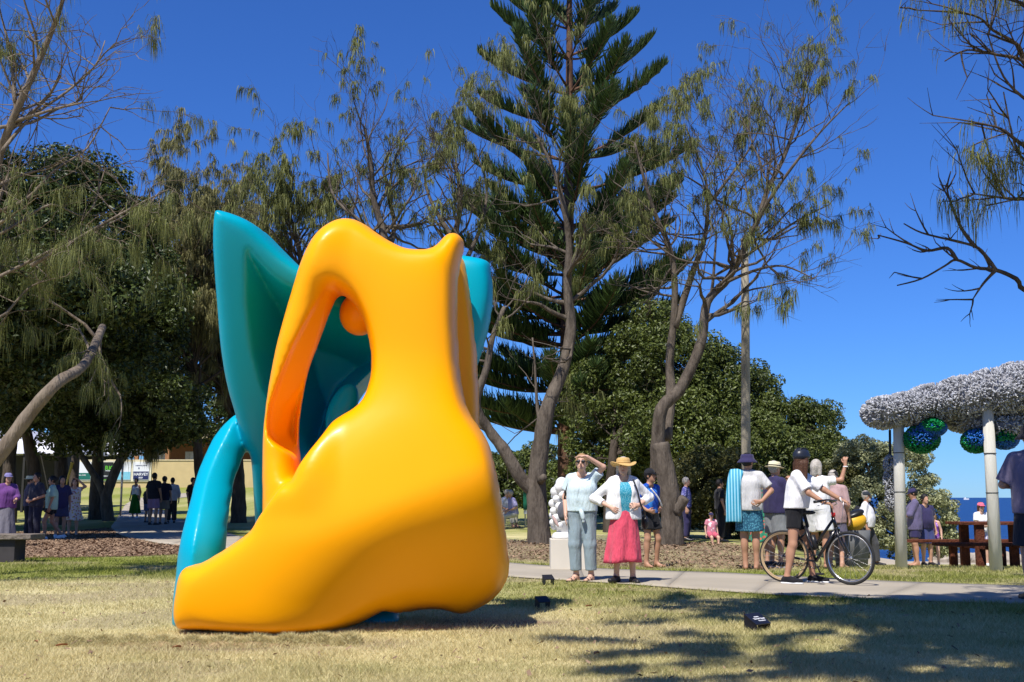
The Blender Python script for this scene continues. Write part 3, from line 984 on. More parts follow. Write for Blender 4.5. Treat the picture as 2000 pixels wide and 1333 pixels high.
def leaves(centres, radii, count, size, seed, aspect=0.5, flat=0.75, up=0.35, inner=0.25):
    """leaf clumps through a crown: every leaf a small folded diamond"""
    r = np.random.default_rng(seed)
    C = np.array(centres, float); Rr = np.array(radii, float)
    w = Rr ** 2; w = w / w.sum()
    I = r.choice(len(C), count, p=w)
    d = r.normal(0, 1, (count, 3)); d /= np.linalg.norm(d, axis=1)[:, None]
    rr = np.where(r.random(count) < inner, r.random(count) ** 0.5, 0.78 + 0.26 * r.random(count))
    p = C[I] + d * (Rr[I] * rr)[:, None] * np.array([1, 1, flat])
    nrm = d * 0.7 + r.normal(0, 0.55, (count, 3)); nrm[:, 2] += up
    nrm /= np.linalg.norm(nrm, axis=1)[:, None]
    t = np.cross(nrm, r.normal(0, 1, (count, 3))); t /= np.linalg.norm(t, axis=1)[:, None] + 1e-9
    b = np.cross(nrm, t)
    L = size * (0.6 + 0.8 * r.random(count))
    u = t * L[:, None] / 2; v = b * (L * aspect)[:, None] / 2
    k = nrm * (L * 0.12)[:, None]
    V = np.stack([p - u, p - v + k, p + u, p + v + k], 1).reshape(-1, 3)
    B = np.arange(count)[:, None] * 4
    Fq = np.concatenate([B + np.array([[0, 1, 2]]), B + np.array([[0, 2, 3]])], 0)
    return mesh_from('leaves', V, Fq)

def crown_clumps(blobs, n, rmin, rmax, seed, shell=0.55):
    """clump centres spread over the outer part of big lobes (centre, radii)"""
    r = np.random.default_rng(seed)
    C = []; R = []
    vol = np.array([b[1][0] * b[1][1] + b[1][0] * b[1][2] for b in blobs]); vol = vol / vol.sum()
    for i in range(n):
        b = blobs[r.choice(len(blobs), p=vol)]
        d = r.normal(0, 1, 3); d /= np.linalg.norm(d)
        q = shell + (1 - shell) * r.random() ** 0.6
        C.append(np.array(b[0]) + d * np.array(b[1]) * q)
        R.append(rmin + (rmax - rmin) * r.random() ** 1.5)
    return C, R

def finish_tree(name, label, T, base, bark, foliage, leafmat, group=None, cat='tree', crown_name='crown'):
    t = thing(name, label, cat, base, 0, group)
    o = T.wood.build('trunk', bark, None, True); put(o, t)
    if foliage is not None:
        c = obj(crown_name, foliage, leafmat); put(c, t)
    return t

# ---- Norfolk Island pine in the middle
PD = 42.0
def norfolk():
    rr = random.Random(5)
    T = Tree(5)
    base = gpt(1108, PD)
    top = px(1112, -270, PD)
    ax_ = [base - Vector((0, 0, 0.2)), px(1106, 800, PD), px(1110, 500, PD), px(1112, 200, PD), px(1112, -60, PD), top]
    P, R = T.limb(ax_, 0.40, 0.03, 10, 6, 0.02)
    P = [Vector(p) for p in P]
    H = top.z - base.z
    def axis_at(z):
        for a, b in zip(P[:-1], P[1:]):
            if a.z <= z <= b.z:
                return a + (b - a) * ((z - a.z) / max(b.z - a.z, 1e-6))
        return P[-1]
    fv = []; ff = []
    def finger(p, d, L, w):
        """one rope-like branchlet: tapered four sided shoot curving upwards"""
        d = d.normalized()
        s1 = d.orthogonal().normalized(); s2 = d.cross(s1)
        a = p; b = p + d * L * 0.5; e = b + (d + Vector((0, 0, 0.55))).normalized() * L * 0.5
        o_ = len(fv)
        for q, ww in ((a, w * 0.8), (b, w), (e, w * 0.25)):
            for s in (s1, s2, -s1, -s2):
                fv.append(tuple(q + s * ww))
        for lv in (0, 4):
            for k in range(4):
                ff.append((o_ + lv + k, o_ + lv + (k + 1) % 4, o_ + lv + 4 + (k + 1) % 4, o_ + lv + 4 + k))
    z = base.z + 3.4
    while z < top.z - 0.4:
        f = (z - base.z) / H
        # length of the branches in this whorl: long below, short at the tip
        Lw = 4.5 * min(1.0, (1 - f) / 0.44) + 0.15
        nb = rr.choice([7, 7, 8]) if f < 0.42 else 6
        a0 = rr.random() * 6.283
        for k in range(nb):
            if f > 0.42 and rr.random() < 0.05: continue
            az = a0 + k * 6.283 / nb + rr.uniform(-0.3, 0.3)
            L = Lw * rr.uniform(0.84, 1.20)
            el = 0.06 + 0.50 * f + rr.uniform(-0.12, 0.16)
            h = Vector((math.cos(az), math.sin(az), 0))
            p = axis_at(z + rr.uniform(-0.15, 0.15))
            pts = [p.copy()]
            seg = 8
            for i in range(seg):
                e2 = el + 0.50 * (i / seg) ** 2 - (0.20 if f < 0.35 else 0.0) * (1 - i / seg)
                p = p + (h * math.cos(e2) + Vector((0, 0, math.sin(e2)))) * (L / seg)
                pts.append(p.copy())
            T.wood.tube(pts, [0.055 * (1 - 0.8 * i / seg) * (0.5 + 0.5 * L / 4) for i in range(seg + 1)], 5, cap=False)
            side = Vector((-h.y, h.x, 0))
            # bare near the trunk, then dense upright shoots towards the tip
            start = rr.uniform(0.22, 0.42) if f > 0.4 else 0.14
            nf = int(95 * L ** 0.7 + 20)
            for j in range(nf):
                t = start + (1 - start) * rr.random() ** 0.75
                i = min(int(t * seg), seg - 1)
                q = pts[i].lerp(pts[i + 1], t * seg - i)
                bd = (pts[i + 1] - pts[i]).normalized()
                sd_ = rr.choice((-1, 1)) * rr.uniform(0.1, 0.9)
                d = bd * rr.uniform(0.25, 0.7) + side * sd_ + Vector((0, 0, rr.uniform(0.1, 1.15)))
                env = math.sin(min(1, (1.04 - t) * 2.3) * 1.571) * min(1, (t - start) * 5 + 0.35)
                finger(q, d, rr.uniform(0.45, 0.95) * (0.35 + 0.75 * env), 0.029)
        z += (0.45 if f < 0.42 else 0.95) + 0.35 * rr.random() + 0.3 * f
    me = mesh_from('shoots', fv, np.array(ff), False)
    finish_tree('norfolk_pine', 'tall dark green pine with tiered upswept branches behind the two women', T, base, M_BARK_PINE, me, M_PINE)
norfolk()

# ---- she-oaks
def D(x, y, d): return px(x, y, d)

# twin-trunked she-oak in front of the pine
T = Tree(11); d = 27.5
b = gpt(1055, d)
P, R = T.limb([b - Vector((0, 0, .15)), D(1050, 1000, d), D(1048, 940, d), D(1058, 860, d), D(1072, 790, d), D(1100, 720, d + .2), D(1115, 640, d + .3), D(1108, 560, d + .3), D(1112, 480, d + .2), D(1100, 400, d), D(1080, 330, d), D(1050, 270, d)], 0.30, 0.03, 10, 5)
T.sprout(P, R, 19, 1.5, 3, 0.52, 0.75, gnarl=0.4, up=0.2, bare=0.25)
P2, R2 = T.limb([D(1046, 960, d), D(1018, 935, d), D(985, 880, d), D(955, 840, d), D(930, 790, d - .2), D(950, 720, d - .3), D(962, 660, d - .2), D(985, 600, d)], 0.20, 0.05, 8, 5)
T.sprout(P2, R2, 12, 1.3, 2, 0.4, 0.8, gnarl=0.4, up=0.1)
P3, R3 = T.limb([D(1060, 850, d), D(1050, 800, d + .2), D(1045, 720, d + .3), D(1040, 660, d + .3)], 0.06, 0.02, 5, 4)
T.sprout(P3, R3, 5, 1.0, 2, 0.3, 0.8, gnarl=0.4)
T.limb([D(1056, 940, d - .2), D(1062, 932, d - .5)], 0.09, 0.085, 9, 3)     # sawn-off stub
sheoak_n = tassels(T.tips, 26, 0.30, 0.012, 31, 0.30)
finish_tree('sheoak_tree', 'forked grey she-oak beside the white bubble sculpture, its crown across the pine', T, b, M_BARK_GREY, sheoak_n, M_SHEOAK)

# wide she-oak on the right, one limb cut off
T = Tree(12); d = 26.5
b = gpt(1312, d)
P, R = T.limb([b - Vector((0, 0, .15)), D(1312, 1010, d), D(1305, 950, d), D(1296, 900, d), D(1290, 865, d)], 0.30, 0.20, 10, 4)
T.limb([D(1318, 1000, d - .1), D(1330, 984, d - .15), D(1338, 972, d - .2)], 0.17, 0.11, 8, 3)
P1, R1 = T.limb([D(1285, 925, d + .2), D(1285, 870, d + .1), D(1292, 800, d), D(1325, 765, d), D(1352, 715, d), D(1372, 660, d), D(1382, 590, d), D(1422, 545, d), D(1452, 490, d), D(1480, 430, d), D(1500, 370, d), D(1530, 310, d), D(1552, 250, d), D(1570, 190, d)], 0.19, 0.03, 9, 5)
T.sprout(P1, R1, 38, 1.65, 3, 0.42, 0.72, gnarl=0.42, up=0.2, bare=0.35)
P4, R4 = T.limb([D(1468, 460, d), D(1500, 395, d - .6), D(1560, 310, d - 1), D(1610, 250, d - 1.2), D(1660, 200, d - 1.3)], 0.06, 0.014, 6, 4)
T.sprout(P4, R4, 9, 1.2, 2, 0.2, 0.7, gnarl=0.4, up=0.2, bare=0.55)
P5, R5 = T.limb([D(1436, 515, d), D(1500, 470, d + .6), D(1560, 430, d + .8), D(1620, 400, d + 1)], 0.055, 0.014, 6, 4)
T.sprout(P5, R5, 12, 1.1, 2, 0.15, 0.75, gnarl=0.4, up=0.1, bare=0.3)
P6, R6 = T.limb([D(1400, 560, d), D(1470, 530, d - .5), D(1530, 520, d - .8), D(1590, 545, d - 1)], 0.05, 0.012, 6, 4)
T.sprout(P6, R6, 11, 1.0, 2, 0.15, 0.75, gnarl=0.4, up=0.0)
P2, R2 = T.limb([D(1300, 860, d + .5), D(1310, 770, d + .8), D(1308, 700, d + .9), D(1318, 600, d + .9), D(1312, 500, d + .8), D(1280, 420, d + .6), D(1258, 350, d + .4), D(1240, 280, d + .3)], 0.15, 0.025, 8, 5)
T.sprout(P2, R2, 19, 1.35, 3, 0.45, 0.75, gnarl=0.42, up=0.1, bare=0.15)
P3, R3 = T.limb([D(1318, 640, d + .9), D(1350, 540, d + 1), D(1375, 470, d + 1), D(1382, 400, d + 1), D(1375, 340, d + 1), D(1340, 250, d + 1)], 0.10, 0.02, 7, 5)
T.sprout(P3, R3, 19, 1.35, 3, 0.35, 0.75, gnarl=0.42, up=0.15, bare=0.3)
P7, R7 = T.limb([D(1382, 400, d + 1), D(1430, 340, d + 1), D(1470, 280, d + 1), D(1490, 230, d + 1)], 0.05, 0.012, 6, 4)
T.sprout(P7, R7, 9, 1.1, 2, 0.2, 0.75, gnarl=0.4, up=0.2, bare=0.5)
n_ = tassels(T.tips, 26, 0.28, 0.012, 32, 0.26)
finish_tree('sheoak_tree', 'wide bare-twigged she-oak with a sawn stump trunk, behind the boy in blue', T, b, M_BARK_GREY, n_, M_SHEOAK)

# thin she-oaks whose tops show behind the sculpture
def rear_sheoak(seed, x, d, top, limbs, label, keep=0.55, bare=0.3, mat_=M_SHEOAK, per=18, bark=M_BARK_GREY, r0=0.22, cnt=16, ln=1.9):
    T = Tree(seed); b = gpt(x, d)
    P, R = T.limb([b - Vector((0, 0, .2))] + [D(*q, d) for q in top], r0, 0.04, 8, 5)
    T.sprout(P, R, cnt, ln, 3, 0.45, 0.7, gnarl=0.4, up=0.2, bare=bare)
    for L in limbs:
        Q, S = T.limb([D(q[0], q[1], d + 0.4 * i * (1 if seed % 2 else -1)) for i, q in enumerate(L)], r0 * 0.45, 0.02, 6, 4)
        T.sprout(Q, S, 10, ln * 0.85, 2, 0.2, 0.75, gnarl=0.4, up=0.15, bare=bare)
    return finish_tree('sheoak_tree', label, T, b, bark, tassels(T.tips, int(per * 1.5), 0.40, 0.017, seed + 50, keep * 0.7), mat_)
rear_sheoak(21, 740, 34, [(742, 800), (760, 560), (750, 460), (730, 390), (725, 320), (712, 250)], [[(755, 520), (770, 440), (760, 380), (775, 300), (810, 250)], [(750, 470), (700, 430), (650, 380), (640, 300)]], 'bare-topped she-oak rising behind the middle of the yellow sculpture', 0.36, 0.5, cnt=20)
rear_sheoak(22, 640, 37, [(620, 850), (600, 620), (590, 520), (575, 450), (560, 410)], [[(598, 560), (640, 470), (650, 400), (640, 350)], [(590, 540), (560, 480), (535, 430)]], 'weeping she-oak behind the gap between teal wing and yellow arm', 0.75, 0.15)
rear_sheoak(23, 910, 36, [(912, 800), (905, 600), (890, 470), (900, 400), (890, 320)], [[(895, 480), (850, 410), (830, 350), (845, 300)], [(905, 520), (940, 440), (950, 360), (925, 290)]], 'silvery she-oak behind the top right of the yellow sculpture', 0.40, 0.4, cnt=20)
rear_sheoak(24, 466, 44, [(466, 960), (462, 880), (450, 780), (430, 680), (410, 580), (395, 500)], [[(455, 800), (400, 700), (370, 620), (350, 540)], [(448, 760), (430, 640), (445, 540), (420, 470)], [(450, 800), (500, 700), (520, 600), (510, 520)]], 'weeping olive she-oak with dark trunk seen through the teal arch', 1.3, 0.0, M_SHEOAK_DRY, 26, M_BARK_DARK, 0.34, 34, 2.4)
rear_sheoak(25, 395, 40, [(392, 950), (385, 860), (380, 760), (372, 660), (365, 560), (362, 480)], [[(378, 740), (345, 640), (340, 560)], [(378, 720), (400, 640), (410, 570), (395, 500)]], 'weeping olive she-oak just left of the teal wing', 1.3, 0.0, M_SHEOAK_DRY, 26, M_BARK_DARK, 0.25, 34, 2.2)

# big she-oak at the left edge: pale leaning trunk and weeping branches overhead
T = Tree(14); d = 15.0
b = gpt(-190, d)
P, R = T.limb([b - Vector((0, 0, .15)), D(-90, 1000, d), D(2, 884, d), D(58, 808, d), D(112, 748, d + .1), D(165, 712, d + 1.2), D(200, 640, d + 3.5)], 0.135, 0.06, 10, 5)
T.sprout(P, R, 6, 0.9, 2, 0.85, 0.8, gnarl=0.35, up=-0.05, tipsize=1.2)
P1, R1 = T.limb([b, D(-200, 900, d + .2), D(-150, 720, d + .4), D(-75, 560, d + .5), D(-30, 420, d + .5), D(0, 300, d + .5), D(40, 200, d + .3), D(85, 100, d + .2), D(120, 10, d), D(140, -80, d)], 0.14, 0.018, 8, 5)
T.sprout(P1, R1, 20, 1.05, 2, 0.42, 0.75, gnarl=0.4, up=0.1, tipsize=1.1, bare=0.12)
for L in ([(0, 300), (60, 230), (130, 180), (185, 130), (205, 80)], [(-20, 420), (50, 390), (110, 330), (170, 290), (215, 210)], [(-10, 250), (60, 240), (110, 215), (160, 195)], [(-40, 480), (30, 440), (100, 400), (170, 420), (205, 330)], [(-40, 560), (40, 520), (140, 470), (210, 440), (300, 390)], [(-60, 600), (0, 620), (60, 560), (130, 540)], [(30, 200), (20, 100), (0, 20), (-10, -60)], [(60, 520), (180, 450), (270, 400), (330, 370)]):
    Q, S = T.limb([D(x, y, d + 0.3 + 0.25 * i) for i, (x, y) in enumerate(L)], 0.030, 0.008, 6, 4)
    T.sprout(Q, S, 10, 0.7, 2, 0.2, 0.8, gnarl=0.4, up=-0.05, tipsize=1.1, bare=0.1)
finish_tree('sheoak_tree', 'she-oak with pale leaning trunk and drooping needles overhanging the left edge', T, b, M_BARK_PALE, tassels(T.tips, 24, 0.25, 0.006, 34, 0.28), M_SHEOAK)

# she-oak whose branches reach in from the top right and shade the lawn
T = Tree(15)
b = Vector((8.6, 9.6, gz(8.6, 9.6)))
d = 11.0
P, R = T.limb([b - Vector((0, 0, .15)), (8.4, 9.7, 1.6), (7.9, 10.0, 3.2), (7.4, 10.4, 5.0), (7.0, 10.6, 6.8), (6.4, 10.4, 8.4)], 0.26, 0.07, 10, 5)
T.sprout(P, R, 16, 1.7, 3, 0.45, 0.75, gnarl=0.4, up=0.1, tipsize=1.0, bare=0.1)
for L, bare in (([(2060, 590), (1985, 545), (1945, 528), (1905, 523), (1868, 508), (1845, 520), (1800, 545), (1752, 558)], 1.0), ([(1945, 528), (1925, 500), (1905, 482), (1860, 470), (1800, 455), (1765, 437)], 1.0), ([(1905, 483), (1880, 450), (1862, 410), (1850, 370), (1857, 335)], 1.0), ([(1868, 508), (1850, 485), (1810, 490), (1770, 475), (1716, 460)], 1.0), ([(1945, 528), (1920, 555), (1900, 585)], 1.0),
          ([(2060, 400), (1985, 390), (1945, 385), (1895, 378)], 0.0), ([(2080, 330), (2000, 285), (1960, 255), (1930, 245), (1875, 240)], 0.35), ([(2080, 180), (2000, 120), (1950, 108), (1890, 98), (1845, 120)], 0.2), ([(2060, 160), (1990, 90), (1940, 60), (1900, 30), (1790, 20)], 0.45), ([(2080, 60), (2010, 20), (1960, -20), (1900, -60)], 0.2), ([(2100, 260), (2010, 200), (1960, 150), (1930, 70)], 0.1), ([(2100, 420), (2030, 340), (1985, 290), (1960, 180)], 0.1)):
    pts = [D(x, y, d) for i, (x, y) in enumerate(L)]
    if L[0][0] > 2050: pts = [Vector((7.55, 10.2, min(max(1.6, pts[0].z - 0.8), 6.0)))] + pts      # springs from the trunk
    Q, S = T.limb(pts, 0.030 if L[0][0] > 2050 else 0.022, 0.006, 6, 4)
    T.sprout(Q, S, 4 if bare == 1.0 else 8, 0.26 if bare == 1.0 else 0.5, 1, 0.2, 0.55, gnarl=0.16, up=0.1 if bare == 1.0 else 0.0, bare=bare, tipsize=0.9)
for k in range(14):
    rr = T.r
    p0 = Vector((7.2, 10.2, rr.uniform(5.2, 7.6)))
    e = Vector((rr.uniform(3.6, 7.6), rr.uniform(5.4, 8.6), rr.uniform(6.4, 9.0)))
    Q, S = T.limb([p0, p0.lerp(e, 0.5) + Vector((0, 0, 0.35)), e], 0.07, 0.02, 6, 4)
    T.sprout(Q, S, 10, 1.0, 2, 0.5, 0.8, gnarl=0.4, tipsize=1.5)
finish_tree('sheoak_tree', 'she-oak reaching in from the top right edge with bare and tasselled branches', T, b, M_BARK_DARK, tassels(T.tips, 16, 0.25, 0.006, 35, 0.55), M_SHEOAK)

# another she-oak beside the viewpoint, seen only by its shade on the lawn in front
T = Tree(16)
b = Vector((5.4, 4.0, gz(5.4, 4.0)))
P, R = T.limb([b - Vector((0, 0, .15)), (5.2, 4.1, 2.0), (4.9, 4.3, 4.0), (4.4, 4.6, 5.6), (3.8, 4.8, 7.0)], 0.26, 0.09, 9, 5)
for k in range(66):
    rr = T.r
    p0 = Vector((4.3, 4.6, rr.uniform(4.8, 6.6)))
    if k % 4 < 3:
        ey = rr.uniform(4.8, 8.4)
        e = Vector((rr.uniform(-0.4 if ey > 7.0 else 1.6, 4.6), ey, rr.uniform(6.3, 8.6)))
    else: e = Vector((rr.uniform(-1.5, 4.4), rr.uniform(1.6, 4.2), rr.uniform(6.0, 8.2)))
    Q, S = T.limb([p0, p0.lerp(e, 0.5) + Vector((0, 0, 0.35)), e], 0.07, 0.02, 6, 4)
    T.sprout(Q, S, 9, 0.8, 2, 0.45, 0.8, gnarl=0.4, tipsize=1.5)
finish_tree('sheoak_tree', 'she-oak beside the viewpoint whose dappled shade falls on the near right lawn', T, b, M_BARK_DARK, tassels(T.tips, 30, 0.34, 0.022, 36, 0.74), M_SHEOAK)

# ---- dense broad-leaved trees
def broad(name, label, trunk, blobs, d, seed, nclump, rmin, rmax, count, size, leafmat, bark=M_BARK_DARK, r0=0.3, cat='tree', inner=0.25, aspect=0.5, group=None):
    T = Tree(seed)
    b = gpt(trunk[0][0], trunk[0][2] if len(trunk[0]) > 2 else d)
    pts = [b - Vector((0, 0, .2))] + [D(q[0], q[1], q[2] if len(q) > 2 else d) for q in trunk[1:]]
    P, R = T.limb(pts, r0, r0 * 0.5, 9, 5)
    B = []
    for (x, y, dd, rx, ry, rz) in blobs:
        B.append((tuple(D(x, y, dd)), (rx, ry, rz)))
    top = Vector(P[-1])
    for (c, r_) in B:
        c = Vector(c)
        m = top.lerp(c, 0.5) + Vector((0, 0, -0.3))
        Q, S = T.limb([top.lerp(Vector(P[-4]), 0.5), m, c], r0 * 0.35, 0.03, 6, 4)
        T.sprout(Q, S, 5, min(r_) * 0.8, 2, 0.3, 0.8, gnarl=0.3, bare=1.0)
    C, R_ = crown_clumps(B, nclump, rmin, rmax, seed)
    me = leaves(C, R_, count, size, seed, aspect=aspect, inner=inner)
    return finish_tree(name, label, T, b, bark, me, leafmat, group, cat)

broad('broadleaf_tree', 'huge dense dark green tree shading the people on the left', [(186, 960, 47), (190, 930, 47), (192, 860, 46), (190, 760, 42)],
      [(40, 450, 37, 2.9, 2.6, 2.6), (170, 460, 36, 2.4, 2.4, 2.5), (100, 600, 35, 3.4, 2.6, 2.5), (250, 610, 35, 1.9, 2.0, 2.2), (310, 590, 36, 1.0, 1.3, 1.6), (40, 730, 36, 3.2, 2.6, 1.8), (220, 750, 36, 2.2, 2.2, 1.7), (335, 770, 35, 0.95, 1.1, 0.9), (110, 370, 37, 1.9, 1.9, 1.3), (-80, 560, 36, 3.0, 2.6, 4.2), (355, 830, 36, 0.6, 0.7, 0.5), (250, 850, 37, 1.5, 1.5, 0.6), (120, 830, 37, 1.8, 1.8, 0.7),
       (30, 540, 29, 2.0, 2.0, 1.6), (140, 560, 29, 1.9, 2.0, 1.5), (-80, 560, 28, 2.2, 2.2, 2.0), (230, 600, 31, 1.3, 1.7, 1.3), (60, 680, 30, 2.0, 1.9, 1.2), (180, 700, 31, 1.5, 1.7, 1.1)],
      36, 41, 1300, 0.30, 0.75, 230000, 0.15, M_BROAD, r0=0.32, inner=0.35)
T = Tree(43); b = gpt(214, 46)
P, R = T.limb([b - Vector((0, 0, .2)), D(208, 985, 46), D(212, 955, 46), D(235, 900, 46), D(262, 860, 46), D(285, 800, 45)], 0.28, 0.14, 8, 5)
T.sprout(P, R, 5, 1.6, 2, 0.6, 0.7, bare=1.0)
P, R = T.limb([D(208, 990, 46), D(196, 950, 46), D(172, 910, 46), D(150, 870, 46), D(140, 800, 45)], 0.18, 0.10, 8, 5)
C, R_ = crown_clumps([(tuple(D(290, 790, 45)), (1.6, 1.6, 0.9)), (tuple(D(150, 790, 45)), (1.5, 1.5, 0.9))], 40, 0.4, 0.8, 3)
finish_tree('broadleaf_tree', 'forked tree with pale root flare beside the path to the wall', T, b, M_BARK_GREY, leaves(C, R_, 9000, 0.17, 4), M_BROAD)
broad('broadleaf_tree', 'dark leafy tree behind the wall, between the left crown and the teal leg', [(430, 960, 84), (430, 930, 84), (425, 860, 84)],
      [(420, 800, 84, 3.2, 2.6, 2.4), (370, 740, 85, 2.6, 2.4, 2.6), (470, 760, 85, 2.4, 2.2, 2.6), (430, 690, 85, 2.4, 2.2, 2.0), (520, 820, 86, 2.2, 2.0, 1.8)],
      84, 47, 200, 0.5, 1.1, 26000, 0.26, M_BROAD, r0=0.3)
# more trunks standing in the shade on the left
for i, (x, d_, lean, r_, lab) in enumerate([(60, 39, 25, 0.26, 'dark straight trunked tree behind the man in black'), (118, 42, 8, 0.30, 'dark trunked tree behind the woman in the floral dress'), (20, 44, -10, 0.30, 'dark tree farthest left behind the woman in purple'), (148, 50, -14, 0.22, 'slim dark tree left of the sponsor boards')]):
    T = Tree(60 + i); b = gpt(x, d_)
    P, R = T.limb([b - Vector((0, 0, .2)), D(x + lean * .3, 940, d_), D(x - lean * .2, 860, d_), D(x - lean, 780, d_), D(x - lean * 1.5, 700, d_)], r_, r_ * 0.6, 8, 5, 0.1)
    T.sprout(P, R, 6, 2.0, 2, 0.45, 0.6, bare=1.0)
    C, R_ = crown_clumps([(tuple(D(x - lean * 1.5, 720, d_)), (2.6, 2.4, 1.8))], 60, 0.5, 0.9, 70 + i)
    finish_tree('shade_tree', lab, T, b, M_BARK_DARK, leaves(C, R_, 12000, 0.2, 80 + i), M_BROAD)

broad('broadleaf_tree', 'broad glossy-leaved tree between the pine and the lamp pole', [(1190, 1000, 36), (1192, 960, 36), (1200, 860, 36)],
      [(1330, 720, 37, 1.6, 1.6, 1.5), (1270, 660, 38, 1.1, 1.2, 1.1), (1400, 760, 37, 1.3, 1.4, 1.2), (1200, 790, 38, 1.8, 1.6, 1.5), (1320, 850, 36, 2.0, 1.6, 1.4), (1430, 850, 36, 1.2, 1.2, 1.1), (1180, 900, 38, 1.6, 1.4, 1.2), (1410, 700, 37, 0.8, 0.8, 0.7)],
      37, 42, 520, 0.25, 0.60, 100000, 0.12, M_BROAD2, r0=0.25)
broad('bushy_tree', 'rounded dark olive tree right behind the lamp pole', [(1490, 1040, 36), (1490, 1000, 36), (1495, 920, 36)],
      [(1480, 770, 38, 0.75, 0.9, 0.9), (1530, 830, 37, 1.0, 1.1, 0.9), (1590, 840, 37, 0.8, 1.0, 0.9), (1470, 880, 35, 1.4, 1.4, 1.2), (1560, 920, 35, 1.5, 1.4, 1.1), (1620, 900, 36, 0.5, 0.8, 0.9)],
      36, 44, 420, 0.22, 0.5, 80000, 0.105, M_BROAD2, r0=0.2)
broad('bushy_tree', 'olive brown shrubby thicket behind the man with the striped towel', [(1420, 1050, 31), (1420, 1030, 31), (1425, 980, 31)],
      [(1400, 950, 31, 1.1, 1.1, 1.0), (1480, 985, 31, 1.0, 1.0, 0.9), (1560, 980, 31.5, 1.0, 1.0, 0.9), (1350, 960, 32, 0.8, 0.9, 1.0), (1630, 960, 31, 0.8, 0.9, 0.9), (1600, 1035, 31, 1.0, 0.8, 0.6), (1450, 1045, 31.5, 0.8, 0.8, 0.5)],
      31, 45, 420, 0.18, 0.42, 70000, 0.09, M_BROAD3, r0=0.15)
broad('seaside_shrub', 'rounded silvery green shrub in front of the sea behind the shelter post', [(1760, 1090, 30), (1760, 1070, 30), (1755, 1040, 30)],
      [(1690, 900, 31, 0.75, 0.9, 0.65), (1760, 930, 30.5, 0.85, 1.0, 0.8), (1810, 1000, 30, 0.7, 0.9, 0.8), (1700, 990, 30, 0.8, 0.9, 0.8), (1840, 1045, 30, 0.45, 0.7, 0.5), (1760, 1040, 30, 0.8, 0.8, 0.6), (1660, 1040, 30.5, 0.7, 0.8, 0.7), (1650, 930, 31.5, 0.5, 0.7, 0.9)],
      30, 46, 420, 0.12, 0.28, 70000, 0.075, M_SILVER, r0=0.12, cat='shrub')
# scrub far behind the trunks
for i, (x, y, d_, r_) in enumerate([(985, 960, 60, 2.2), (1040, 950, 62, 2.6), (1090, 965, 58, 1.8), (1000, 925, 66, 2.0), (1150, 975, 55, 1.8), (1235, 970, 50, 1.6), (920, 965, 64, 2.0)]):
    C, R_ = crown_clumps([(tuple(D(x, y, d_)), (r_, r_, r_ * 0.9))], 60, 0.3, 0.7, 90 + i)
    T = Tree(100 + i); b = gpt(x, d_)
    T.limb([b - Vector((0, 0, .2)), b + Vector((0.1, 0, 0.7)), D(x, y, d_)], 0.12, 0.06, 6, 3)
    finish_tree('scrub_bush', ['grey-green bush', 'tall green bush', 'small round bush', 'pale high bush', 'dark bush', 'low shaded bush', 'half hidden bush'][i] + [' behind the seated men', ' behind the green park sign', ' between the forked she-oak and the pine', ' farthest back behind the forked she-oak', ' behind the pine trunk', ' behind the hatted woman', ' just right of the yellow sculpture flank'][i], T, b, M_BARK_DARK, leaves(C, R_, 9000, 0.2, 95 + i), M_BROAD2, 'scrub behind the park', 'bush')
# ------------------------------------------------------------------ people
def cloth(name, col, rough=0.85, var=0.10, bump=0.7, bscale=7.0):
    m = mat(name, col, rough, var=var, scale=5, bump=bump, bscale=bscale, spec=0.15, sheen=0.1)
    nt = m.node_tree
    nt.nodes['Bump'].inputs['Distance'].default_value = 0.06
    tc = nt.nodes['Texture Coordinate']
    mp = nt.nodes.new('ShaderNodeMapping'); mp.inputs['Scale'].default_value = (1.6, 1.6, 0.45); mp.inputs['Rotation'].default_value = (0.2, 0.35, 0)
    nt.links.new(tc.outputs['Object'], mp.inputs[0]); nt.links.new(mp.outputs[0], nt.nodes['Noise Texture.001'].inputs['Vector'])
    return m
SKIN = {k: mat('skin_' + k, c, 0.5, var=0.06, scale=9, spec=0.35) for k, c in dict(fair=(0.60, 0.36, 0.26), tan=(0.42, 0.22, 0.135), mid=(0.50, 0.28, 0.185)).items()}
for m_ in SKIN.values():
    m_.node_tree.nodes['Principled BSDF'].inputs['Subsurface Weight'].default_value = 0.0
HAIR = {k: mat('hair_' + k, c, 0.55, var=0.3, scale=40, bump=0.5, bscale=70, spec=0.3) for k, c in dict(grey=(0.42, 0.38, 0.33), brown=(0.075, 0.032, 0.016), black=(0.012, 0.010, 0.010), fair=(0.36, 0.22, 0.10)).items()}
M_EYE = mat('eye_dark', (0.02, 0.015, 0.012), 0.2, var=0)
M_LIP = mat('lips', (0.36, 0.13, 0.11), 0.5, var=0)
M_BLACK = cloth('black_cloth', (0.014, 0.014, 0.017))
M_BLACKP = mat('black_plastic', (0.015, 0.015, 0.017), 0.35, var=0.05)
M_LEATHER = mat('black_leather', (0.02, 0.018, 0.02), 0.45, var=0.1)
M_WHITE = cloth('white_cloth', (0.80, 0.79, 0.79))
M_NAVY = cloth('navy_cloth', (0.035, 0.030, 0.085))
M_SOLE = mat('white_sole', (0.75, 0.75, 0.75), 0.6)

def v3(*a): return Vector(a)

